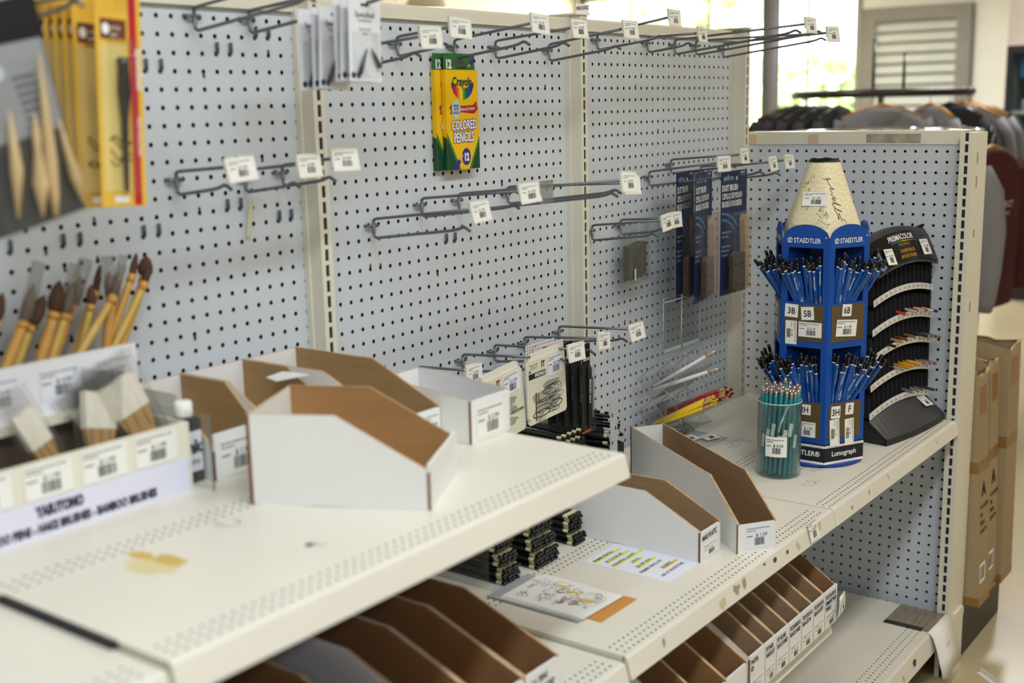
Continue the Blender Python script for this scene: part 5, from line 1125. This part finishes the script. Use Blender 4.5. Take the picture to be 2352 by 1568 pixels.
for ti in range(3):
    dz = -3.05*ti; dy = -.05*ti-(.0 if ti < 2 else -.6)
    P_ = lambda q: (q[0]+dy, max(.04, za(q[1]+dz)))
    a, b, c, d = map(P_, (A_, B_, C_, D_))
    if ti == 2: d = (d[0]-1.0, .04); c = (c[0]-.4, .5+c[1]*.3)
    for x in (0, AW/2, AW):
        obj('divider_plate', slab(MB(), [(x, *a), (x, *b), (x, *c), (x, *d)], (.05, 0, 0)), clr2, ac)
        edge_wire('plate_edge', [(x, *a), (x, *b), (x, *c), (x, *d), (x, *a)])
    obj('trough_floor', slab(MB(), [(0, *d), (AW, *d), (AW, *c), (0, *c)], (0, .03, .05)), clr2, ac)
    obj('trough_back', slab(MB(), [(0, *a), (AW, *a), (AW, *d), (0, *d)], (0, .05, 0)), clr2, ac)
    for k in range(2):
        x0, x1 = k*AW/2+.06, (k+1)*AW/2-.06; n = 14; arc = []
        cv, bv = Vector((0, *c)), Vector((0, *b)); 
        for i in range(n+1):
            q = i/n; arc.append(Vector((x0+(x1-x0)*q, 0, 0))+cv.lerp(bv, .28+.62*(2*q-1)**2))
        pl = [Vector((x0, *c)), Vector((x1, *c))]; m = MB(); slab(m, [pl[0]]+arc+[pl[1]], (0, -.03, .02)); obj('scooped_lip', m, clr2, ac); edge_wire('lip_edge', arc)
pl = [(.2, -4.6, .4), (3.6, -4.6, .4), (4.2, -7.9, .06), (.2, -7.9, .06)]
obj('price_ramp', slab(MB(), pl, (0, .02, .04)), clr2, ac); edge_wire('ramp_edge', [pl[1], pl[2], pl[3]])
for k in range(2):
    o = obj('price_label', MB().box(-.85, -.006, -.6, .85, .006, .6), paper, ac); o.location = ((1.2+k*1.6)*S, (-5.6-k*1.2)*S, (.42-k*.1)*S); o.rotation_euler = (-1.45, 0, -.25)
    pr = label_print(1.6, 1.1, '$ 9.39', seed=k); pr.v = [(a_, b_-.02, c_) for a_, b_, c_ in pr.v]; obj('price_print', pr, [ink, inkg], o, kind='stuff')
def wpencil(kind, col):
    t = thing('wax_pencil', kind, 'pencil', 0, 0, 0)
    obj('barrel', MB().tube([(0, 0, 0), (0, 0, 5.7)], .17, 12), M('wax_'+kind, col, .4), t)
    obj('wood_tip', MB().tube([(0, 0, 5.7), (0, 0, 6.35)], [.17, .10], 12), wood, t)
    obj('lead', MB().tube([(0, 0, 6.35), (0, 0, 6.6), (0, 0, 6.68)], [.10, .085, .03], 10), M('lead_'+kind, {'white': '#efeee8', 'yellow': '#f2d21c', 'red': '#8c1420'}[kind], .5), t)
    return t
src = {k: (wpencil(k, c), [0]) for k, c in (('white', '#ece6e8'), ('yellow', '#eec51a'), ('red', '#b5202a'))}
def wput(kind, base, tip, lab):
    put(src[kind][0], src[kind][1], base, tip, lab, '%s pencils in the acrylic holder' % kind)
wput('white', (37.6, -2.2, -25.9), (38.9, -7.6, -22.3), 'upper white pencil in the clear acrylic holder, tip to the right'); wput('white', (37.3, -2.2, -26.2), (38.2, -8.0, -23.8), 'lower white pencil crossing in the clear acrylic holder')
rng = random.Random(77)
for i in range(10):
    wput('yellow', (37.15+.3*(i % 4), -2.2-.15*(i//4), -29.65+.2*(i//4)), (37.25+.36*(i % 4)+rng.uniform(-.1, .2), -8.2-.2*(i % 3), -26.8+.42*(i//4)+rng.uniform(-.1, .15)), 'yellow pencil in the left channel of the clear acrylic holder')
for i in range(9):
    wput('red', (40.6+.3*(i % 4), -1.9, -29.3+.22*(i//4)), (40.9+.42*(i % 4)+rng.uniform(-.15, .2), -8.1-.22*(i % 3), -26.7+.42*(i//4)+rng.uniform(-.15, .2)), 'red pencil in the right channel of the clear acrylic holder')

# ------------------------------------------------------------------ papers and pencil packs on the shelf
zm = ZM+.025
t = thing('notice_paper', 'white notice with highlighted lines half under the long white bin', 'paper', 8.3, -20.2, zm)
obj('sheet', MB().box(0, 0, 0, 4.2, 6.6, .012), M('cool_white_paper', '#e4e5f2', .6, var=.01), t)
TXL = [('PREMIER PENCILS', .5, 5.6), ('40 COLORS SET', .9, 4.9), ('8 DRAWING 2.50 PKT', .4, 4.2), ('3 PACK', 1.8, 3.4), ('$26 NET BOX', 1.2, 2.8), ('PREMIER PENCIL SET', .5, 2.0), ('10 SHEETS', 2.0, 1.4), ('ASK AT BOOKSTORE', .6, .7)]
hl = M('highlighter_yellow', '#d8e23c', .6); mb = MB(); m2 = MB()
for i, (tx, a, b) in enumerate(TXL):
    y = 5.85-i*.72; x = (.3, .7, .35, 1.6, 1.1, .4, 1.9, .7)[i]
    mb.text(tx, .38, (x, y, .02), (1, 0, 0), (0, 1, 0), 0, .02, sx=.8)
    if i not in (5, 7): m2.add([(x-.06, y-.12, .016), (x+len(tx)*.21, y-.12, .016), (x+len(tx)*.21, y+.12, .016), (x-.06, y+.12, .016)], [(0, 1, 2, 3)], 1 if i == 6 else 0)
hl = [hl, M('highlighter_orange', '#e3b62c', .6)]
obj('highlight', m2, hl, t, kind='stuff'); obj('notice_lettering', mb, ink, t, kind='stuff')
t = thing('orange_card', 'orange card poking out from under the scribbled sheets', 'card', .75, -19.85, zm)
obj('sheet', MB().box(0, 0, 0, 4.1, 7.3, .05), M('orange_card_face', '#cf8f45', .6, var=.1, scale=6), t)
t = thing('grey_backing_board', 'grey board lying under the scribbled sheets', 'card', -.1, -18.7, zm+.055)
obj('board', MB().box(0, 0, 0, 4.4, 6.9, .06), M('grey_board', '#a9aab2', .6), t)
def scrib_sheet(label, dx, z, rz, seed, busy):
    t = thing('scribbled_paper', label, 'paper', .3+dx, -18.85, z, rz)
    obj('sheet', MB().box(0, 0, 0, 4.2, 6.2, .012), white, t)
    rnd = random.Random(seed); mb = MB()
    for k in range(busy):
        cx, cy = rnd.uniform(.6, 3.6), rnd.uniform(.6, 5.6); a, b, d = rnd.uniform(.1, .5), rnd.uniform(.1, .6), rnd.uniform(-.03, .04); ph = rnd.uniform(0, 6); fr_ = rnd.uniform(.4, .8)
        mb.line([(min(4.1, max(.1, cx+a*math.cos(q*fr_+ph)+q*d)), min(6.1, max(.1, cy+b*math.sin(q*fr_*1.3)))) for q in range(16)], rnd.choice((.018, .022, .035)), (0, 0, .014+.0004*k), (1, 0, 0), (0, 1, 0), rnd.choice((0, 0, 0, 1, 1, 2, 3)))
    for cx, cy, L_ in ((2.9, 3.2, .9), (2.3, 1.8, 1.0), (3.3, 4.2, .6)): mb.line([(cx, cy), (cx+.1, cy-L_)], .28, (0, 0, .035), (1, 0, 0), (0, 1, 0), 4)
    for cx, cy in ((1.0, 2.6), (1.2, 1.9)): mb.line([(cx, cy), (cx+.3, cy-.3)], .14, (0, 0, .036), (1, 0, 0), (0, 1, 0), 2)
    if busy: obj('pen_scribble', mb, [inkg, ink, red, M('blue_pen', '#3a4a9a', .5), M('yellow_marker', '#ecd22c', .5)], t, kind='stuff')
scrib_sheet('white sheet covered in pen scribbles and yellow marks, top of the pile', 0, zm+.16, 0, 3, 34)
scrib_sheet('plain lower sheet of the scribbled pile, its edge fanned out', .12, zm+.13, -.04, 4, 0)
scrib_sheet('bottom sheet of the scribbled pile on the grey board', -.08, zm+.12, .02, 5, 0)
# bundles of black pencils with cream bands, ends towards the aisle
bp = thing('black_pencil', 'black pencil', 'pencil', 0, 0, 0)
obj('barrel', MB().tube([(0, 7, 0), (0, .72, 0)], .13, 6, flat=True), M('black_lacquer_matt', '#1a1a1c', .3), bp)
obj('cream_band', MB().tube([(0, .72, 0), (0, .3, 0)], .131, 6, flat=True), M('cream_lacquer', '#d9d5a4', .4), bp)
obj('black_end', MB().tube([(0, .3, 0), (0, .04, 0), (0, 0, 0)], [.131, .13, .09], 6, flat=True), M('black_lacquer_end', '#161618', .25), bp)
ub = [0]
def bundle(x, y, z, nx, nz, lab, grp):
    for j in range(nz):
        for i in range(nx):
            o = bp if not ub[0] else dup(bp); ub[0] += 1
            o.location = W(x+.29*i+(.145 if j % 2 else 0), y+rng.uniform(-.05, .05), z+.15+.262*j); o['label'] = lab; o['group'] = grp
for x, y, z, nx, nz, w_ in ((2.0, -11.7, 0, 6, 4, 'lowest left pack of the stack'), (1.9, -11.6, 1.25, 6, 3, 'second pack up at the left of the stack'), (1.7, -11.4, 2.25, 6, 4, 'top left pack of the stack'),
                          (5.35, -11.9, 0, 9, 4, 'lowest middle pack of the stack'), (5.3, -11.7, 1.2, 9, 3, 'second pack up in the middle of the stack'), (5.3, -11.6, 2.2, 8, 4, 'top middle pack of the stack'),
                          (10.4, -11.6, 0, 5, 3, 'lowest right pack of the stack'), (10.2, -11.4, .95, 5, 5, 'top right pack of the stack')):
    bundle(x, y, zm+z, nx, nz, 'black cream banded pencil in the %s' % w_, 'black pencils, %s' % w_)
t = thing('clear_pack_box', 'clear plastic box open towards the aisle around the left pencil packs', 'box', .9, -11.2, zm)
obj('film', MB().box(0, 0, 0, .02, 7, 3.4), clr, t); obj('base_card', MB().box(0, -1.1, -.0, 3.2, 0, .02), M('pale_blue_card', '#b9c4d2', .5), t)
# loose pencils seen over the foreground shelf, lying on a rack near the slotted post
for i, (x, z, y) in enumerate([(24.2, -24.6, -6.5), (24.6, -25.3, -7.0), (25.9, -25.4, -6.4), (25.2, -26.0, -6.9), (26.3, -26.1, -6.3), (24.4, -26.2, -6.8), (25.4, -26.6, -7.1), (24.9, -27.0, -6.9), (25.6, -27.3, -6.8), (24.3, -27.1, -6.7), (26.2, -26.8, -6.6), (25.0, -27.7, -6.8)]):
    o = dup(bp); o.location = W(x-1.4, y, z); o.rotation_euler = (0, rng.uniform(-.05, .05), rng.uniform(-.15, .25)); o['label'] = 'black cream banded pencil lying high on the stack by the slotted post'; o['group'] = 'black pencils by the slotted post'
for i in range(9):
    o = dup(bp); o.location = W(15.6+.34*i, -7.2-.12*(i % 2), -24.9-.5*(i % 2)); o.rotation_euler = (0, 0, rng.uniform(-.1, .1)); o['label'] = 'black cream banded pencil in the row left of the pale slotted strip'; o['group'] = 'black pencils left of the slotted strip'
t = thing('pencil_rest_tray', 'dark rest under the row of black pencils left of the slotted strip', 'rack', 17.0, -6.8, ZM+.02)
obj('tray_block', MB().box(-2, .2, 0, 2.2, 4.5, 5.2), black, t); obj('tray_lip', MB().box(-2, .0, 0, 2.2, .2, 4.6), black, t)
t = thing('pencil_rest_rack', 'dark stepped rest carrying loose black pencils near the slotted post', 'rack', 24.3, -6.0, ZM+.02)
obj('rest_block', MB().box(-2.2, .2, 0, 2.0, 4.3, 2.9), black, t); obj('rest_back', MB().box(-2.2, 2.2, 2.9, 2.0, 4.3, 5.2), black, t)
t = thing('slotted_strip', 'pale slotted metal strip standing before the loose black pencils', 'strip', 20.6, -8.4, ZM+.02)
obj('strip', MB().box(-.5, 0, 0, .5, .06, 8.2), M('pale_grey_metal', '#b9bac0', .4), t)
for k in range(6): obj('strip_hole', MB().box(-.3 if k % 2 else .15, -.01, 1.2+k*1.1, -.15 if k % 2 else .3, 0, 1.5+k*1.1), slot_m, t)
# bent clear ticket holder on the base deck
t = thing('deck_ticket_holder', 'bent clear ticket holder with a white ticket hanging off the base deck corner', 'ticket holder', 56.2, -23.6, ZB+.02)
obj('clear_sheet', MB().box(-3.2, .2, 0, 1.8, 4.6, .03), clear('smoky_sheet', '#e3dfd8', .06), t)
obj('black_tape', MB().box(-3.3, .9, .03, -2.5, 4.6, .05), black, t)
mb = MB(); ar = [(.2, .05), (-.1, .03), (-.42, -.35), (-.8, -1.4), (-1.15, -2.8), (-1.55, -4.2)]
mb.loft([[(-3.6, y, z), (1.9, y-.1, z), (1.9, y-.06, z), (-3.6, y+.04, z)] for y, z in ar]); obj('paper_flap', mb, paper, t)
mb = label_print(1.6, 1.2, '$ 8.19', seed=2); mb.v = [(a-.8, -1.03+b-.26*(c_), c_-1.9) for a, b, c_ in mb.v]; obj('price_print', mb, [ink, inkg], t, kind='stuff')

# ------------------------------------------------------------------ clothes racks, cabinet in the far part of the shop
chrome = M('chrome_tube', '#c9c9cb', .12, 1.0, spec=.6); dmet = M('dark_rack_steel', '#4a4743', .35, .6)
def ring_rack(label, x, y, zr, r, mat_, posts, th=.55, sign=0):
    t = thing('clothes_rack', label, 'clothes rack', x, y, -ZF); h = zr+ZF
    obj('ring', MB().tube([(r*math.cos(a), r*math.sin(a), h) for a in [2*math.pi*k/48 for k in range(49)]], th, 8), mat_, t)
    for k in range(3): a = 2*math.pi*k/3+.4; obj('spoke', MB().tube([(0, 0, h), (r*math.cos(a), r*math.sin(a), h)], .4, 8), mat_, t)
    obj('pole', MB().tube([(0, 0, .5), (0, 0, h)], .7, 12), mat_, t)
    for k in range(4): a = math.pi/2*k+.2; obj('foot', MB().tube([(0, 0, .6), (14*math.cos(a), 14*math.sin(a), .45)], .45, 8), mat_, t)
    for k in range(sign):
        o = obj('sign_stem', MB().tube([(0, 0, h), (0, 0, h+11-3*k)], .35, 8).box(-.9, -.15, h+11-3*k, .9, .15, h+11.4-3*k), mat_, t); o.location = ((-3+9*k)*.6*S, (2-8*k)*.6*S, 0)
    return t
RA, RB = (205, 38, .7, 18.5), (152, 17.5, -6.2, 15.5)
ring_rack('dark round clothes rack far behind the end panel with two sign stems', *RA[:3], RA[3], dmet, 1, .85, 2)
ring_rack('chrome round clothes rack close behind the end panel', *RB[:3], RB[3], chrome, 1, .45)
hw = M('hanger_beech', '#c08a4a', .5, var=.1, scale=10)
def garment(rack, ang, col, cname, label, grp, hood=True, hl=None, len_=28, hglabel=None, extra=None, face=None, wood_=True):
    slim = 1.0 if face is not None or rack[1] < 30 else .42
    x, y, zr, r = rack; px, py = x+r*math.cos(ang), y+r*math.sin(ang)
    ang_p = ang; ang = ang if face is None else face
    h = thing('coat_hanger', hglabel or 'pale wooden coat hanger on the far clothes rack', 'hanger', px, py, zr-.1, ang, 'wooden coat hangers on the racks')
    # the hanger hangs square to the ring: its width runs along the radius
    obj('hook', MB().tube([(-.1, 0, -2.4), (0, 0, -1.2), (.6, 0, -.2), (.2, 0, .85), (-.55, 0, .6), (-.75, 0, .1)], .09, 6), chrome, h)
    obj('yoke', MB().tube([(-8, 0, -5.0), (-4, 0, -3.3), (0, 0, -2.4), (4, 0, -3.3), (8, 0, -5.0)], [.35, .45, .5, .45, .35], 8), (hw if wood_ else dmet), h)
    t = thing('hooded_sweatshirt' if hood else 'shirt', label, 'clothing', px, py, zr, ang, grp)
    m = M(cname, col, .9, var=.10, scale=7, bump=.15, stretch=(1, 1, .25))
    rnd = random.Random(int(ang_p*50)+int(x)); rings = []
    for z, wx, dy in ((-2.9, 2.6, 1.6), (-3.6, 4.2, 2.0), (-5.0, 7.6, 2.1), (-6.6, 9.0, 1.9), (-10, 9.4, 2.2), (-16, 9.4, 2.4), (-22, 9.2, 2.3), (-len_, 9.0, 2.0), (-len_-1.6, 8.2, 1.7)):
        ring = []
        for k in range(20):
            a = 2*math.pi*k/20; f = 1+.10*math.sin(k*2.3+z*.3)*rnd.uniform(.4, 1)
            dy_ = dy*slim
            ring.append((wx*math.copysign(abs(math.cos(a))**.8, math.cos(a)), dy_*math.sin(a)*f, z))
        rings.append(ring)
    obj('torso', MB().loft(rings), m, t)
    for sx in (-1, 1): obj('sleeve', MB().tube([(sx*8.0, 0, -5.8), (sx*9.9, .3, -9), (sx*11.2, .2, -15), (sx*11.4, -.2, -21), (sx*11.0, -.3, -26), (sx*10.8, -.3, -27.5)], [q*(.55 if slim < 1 else 1) for q in (2.0, 2.3, 2.1, 1.9, 1.6, 1.3)], 10), m, t)
    if hood:
        rings = []
        for z, wx, dy, oy in ((-3.0, 3.4, 2.6, 0), (-4.0, 5.2, 3.2, .3), (-6.5, 5.6, 3.0, .9), (-9.0, 3.6, 2.0, 1.6)): rings.append([(wx*math.cos(2*math.pi*k/16), oy*slim+dy*slim*math.sin(2*math.pi*k/16), z) for k in range(16)])
        obj('hood', MB().loft(rings), m, t)
    if extra: extra(t, m)
    return t
bc, gc = ('#29282b', 'charcoal_jersey'), ('#84848a', 'heather_grey_jersey')
toCam = lambda R_: math.atan2(-56-R_[1], -55.7-R_[0])
ca_ = toCam(RA)
la = ['first', 'second', 'third', 'fourth', 'fifth', 'sixth', 'seventh', 'eighth']
for i, d in enumerate((-1.75, -1.55, -1.36, -1.18, -1.0, -.82, -.64, -.47)):
    garment(RA, ca_+d, *bc, 'charcoal sweatshirt hanging at the left of the far rack, %s from the outer end' % la[i], 'charcoal sweatshirts on the far rack', hood=(i % 3 == 0), wood_=(i == 1), hglabel='coat hanger with a charcoal sweatshirt, %s from the left on the far rack' % la[i])
for i, (d, c) in enumerate(((1.75, gc), (1.50, bc), (1.27, gc), (1.05, gc), (.82, bc), (.55, gc), (.02, gc))):
    garment(RA, ca_+d, *c, '%s sweatshirt on the right half of the far rack, %s from the right' % ('heather grey' if c is gc else 'black', la[i]), 'sweatshirts at the right of the far rack', wood_=c is gc, hglabel='coat hanger at the right of the far rack, %s from the right' % la[i], face=math.radians(-71) if i == 6 else None)
cb_ = toCam(RB)
def chest(t, m):
    o = obj('chest_lettering', MB().text('DISTRICT', 1.5, (0, -2.75, -12.5), (1, 0, 0), (0, 0, 1), 0, .02, 'CENTER', .9).text('ATHLETICS', .8, (0, -2.75, -13.8), (1, 0, 0), (0, 0, 1), 0, .02, 'CENTER', .9), M('faded_white_print', '#b9aeb0', .7), t, kind='stuff')
def swing(t, m): obj('swing_tag', MB().box(-7.5, -2.9, -11, -5.8, -2.85, -7.2), paper, t)
garment((RB[0], RB[1], RB[2], 17.2), cb_+1.36, '#4b1d22', 'maroon_jersey', 'maroon sweatshirt with faded white chest lettering on the near rack', 'sweatshirts on the near rack', hood=False, extra=chest, hglabel='wooden coat hanger with the maroon sweatshirt on the near rack', face=math.radians(-13))
garment(RB, cb_+.64, *gc, 'heather grey tagged sweatshirt on the near rack, mostly behind the end panel', 'sweatshirts on the near rack', extra=swing, len_=34, hglabel='wooden coat hanger with the grey tagged sweatshirt on the near rack')
garment(RB, cb_+2.15, *bc, 'dark sweatshirt behind the maroon one on the near rack', 'sweatshirts on the near rack', hood=False, hglabel='wooden coat hanger with the dark sweatshirt behind the maroon one')
# glass fronted cabinet at the right edge
t = thing('glass_cabinet', 'tall dark framed glass cabinet at the far right edge', 'cabinet', 298, 36.6, -ZF)
fm = M('dark_cabinet_frame', '#2c2b2d', .4)
mb = MB().box(0, -40, 0, 1.5, 0, 4).box(0, -40, 68.5, 1.5, 0, 70.5).box(0, -1.6, 4, 1.5, 0, 68.5).box(0, -40, 4, 1.5, -38.4, 68.5)
obj('frame', mb, fm, t); obj('carcass', MB().box(26, -40, 0, 27, 0, 70.5).box(1.5, -.8, 0, 26, 0, 70.5).box(1.5, -40, 0, 26, -39.2, 70.5).box(1.5, -40, 69.5, 26, 0, 70.5), M('cabinet_grey', '#8a8d8c', .5), t)
obj('glass_front', MB().box(.6, -38.4, 4, .8, -1.6, 68.5), clear('cabinet_glass', '#eef4f4', .03), t)
for z in (20, 36, 52): obj('shelf', MB().box(2, -39, z, 25, -1, z+.8), M('pale_shelf', '#d3d2cb', .5), t)
for i, (y, z, c) in enumerate(((-5, 20.8, '#c9c8c4'), (-12, 20.8, '#8fa0a8'), (-5, 36.8, '#d6d2ca'), (-13, 36.8, '#a9b2ae'), (-6, 52.8, '#b9b6ae'), (-14, 52.8, '#c9cdd0'))):
    o = thing('folded_garment', 'folded pale garment on a shelf of the glass cabinet', 'clothing', 305, 36.6+y, z-ZF, group='folded garments in the glass cabinet')
    obj('fold', MB().prism([(0, 0), (9, 0), (9.3, 1.6), (9, 3.2), (0, 3.2), (-.3, 1.6)], XZ, -3, 3), M('folded_%d' % i, c, .9), o); obj('collar', MB().box(2, -1.6, 3.2, 6, 1.6, 3.7), M('folded_%d' % i, c, .9), o)
t = thing('header_sign', 'pinkish white sign board with small lines of text above the cabinet', 'sign', 298, 36.6, 13.1)
obj('board', MB().box(0, -40, 0, 1.5, 0, 24), M('pinkish_board', '#d9cbc4', .5), t)
mb = MB()
for k, tx in enumerate(('STUDENT', 'APPAREL AND GIFTS', 'ASK FOR HELP', 'AT THE COUNTER')): mb.text(tx, 1.6, (-.06, -6, 10.5-k*2.1), (0, -1, 0), (0, 0, 1), 0, .01)
obj('sign_lettering', mb, inkg, t, kind='stuff')
t = thing('sale_banner', 'blue printed banner inside the top of the glass cabinet', 'banner', 303, 34.0, 4.6)
obj('sheet', MB().box(0, -14, 0, .1, 0, 5.5), M('banner_blue', '#3f74b8', .5, var=.2, scale=5), t)
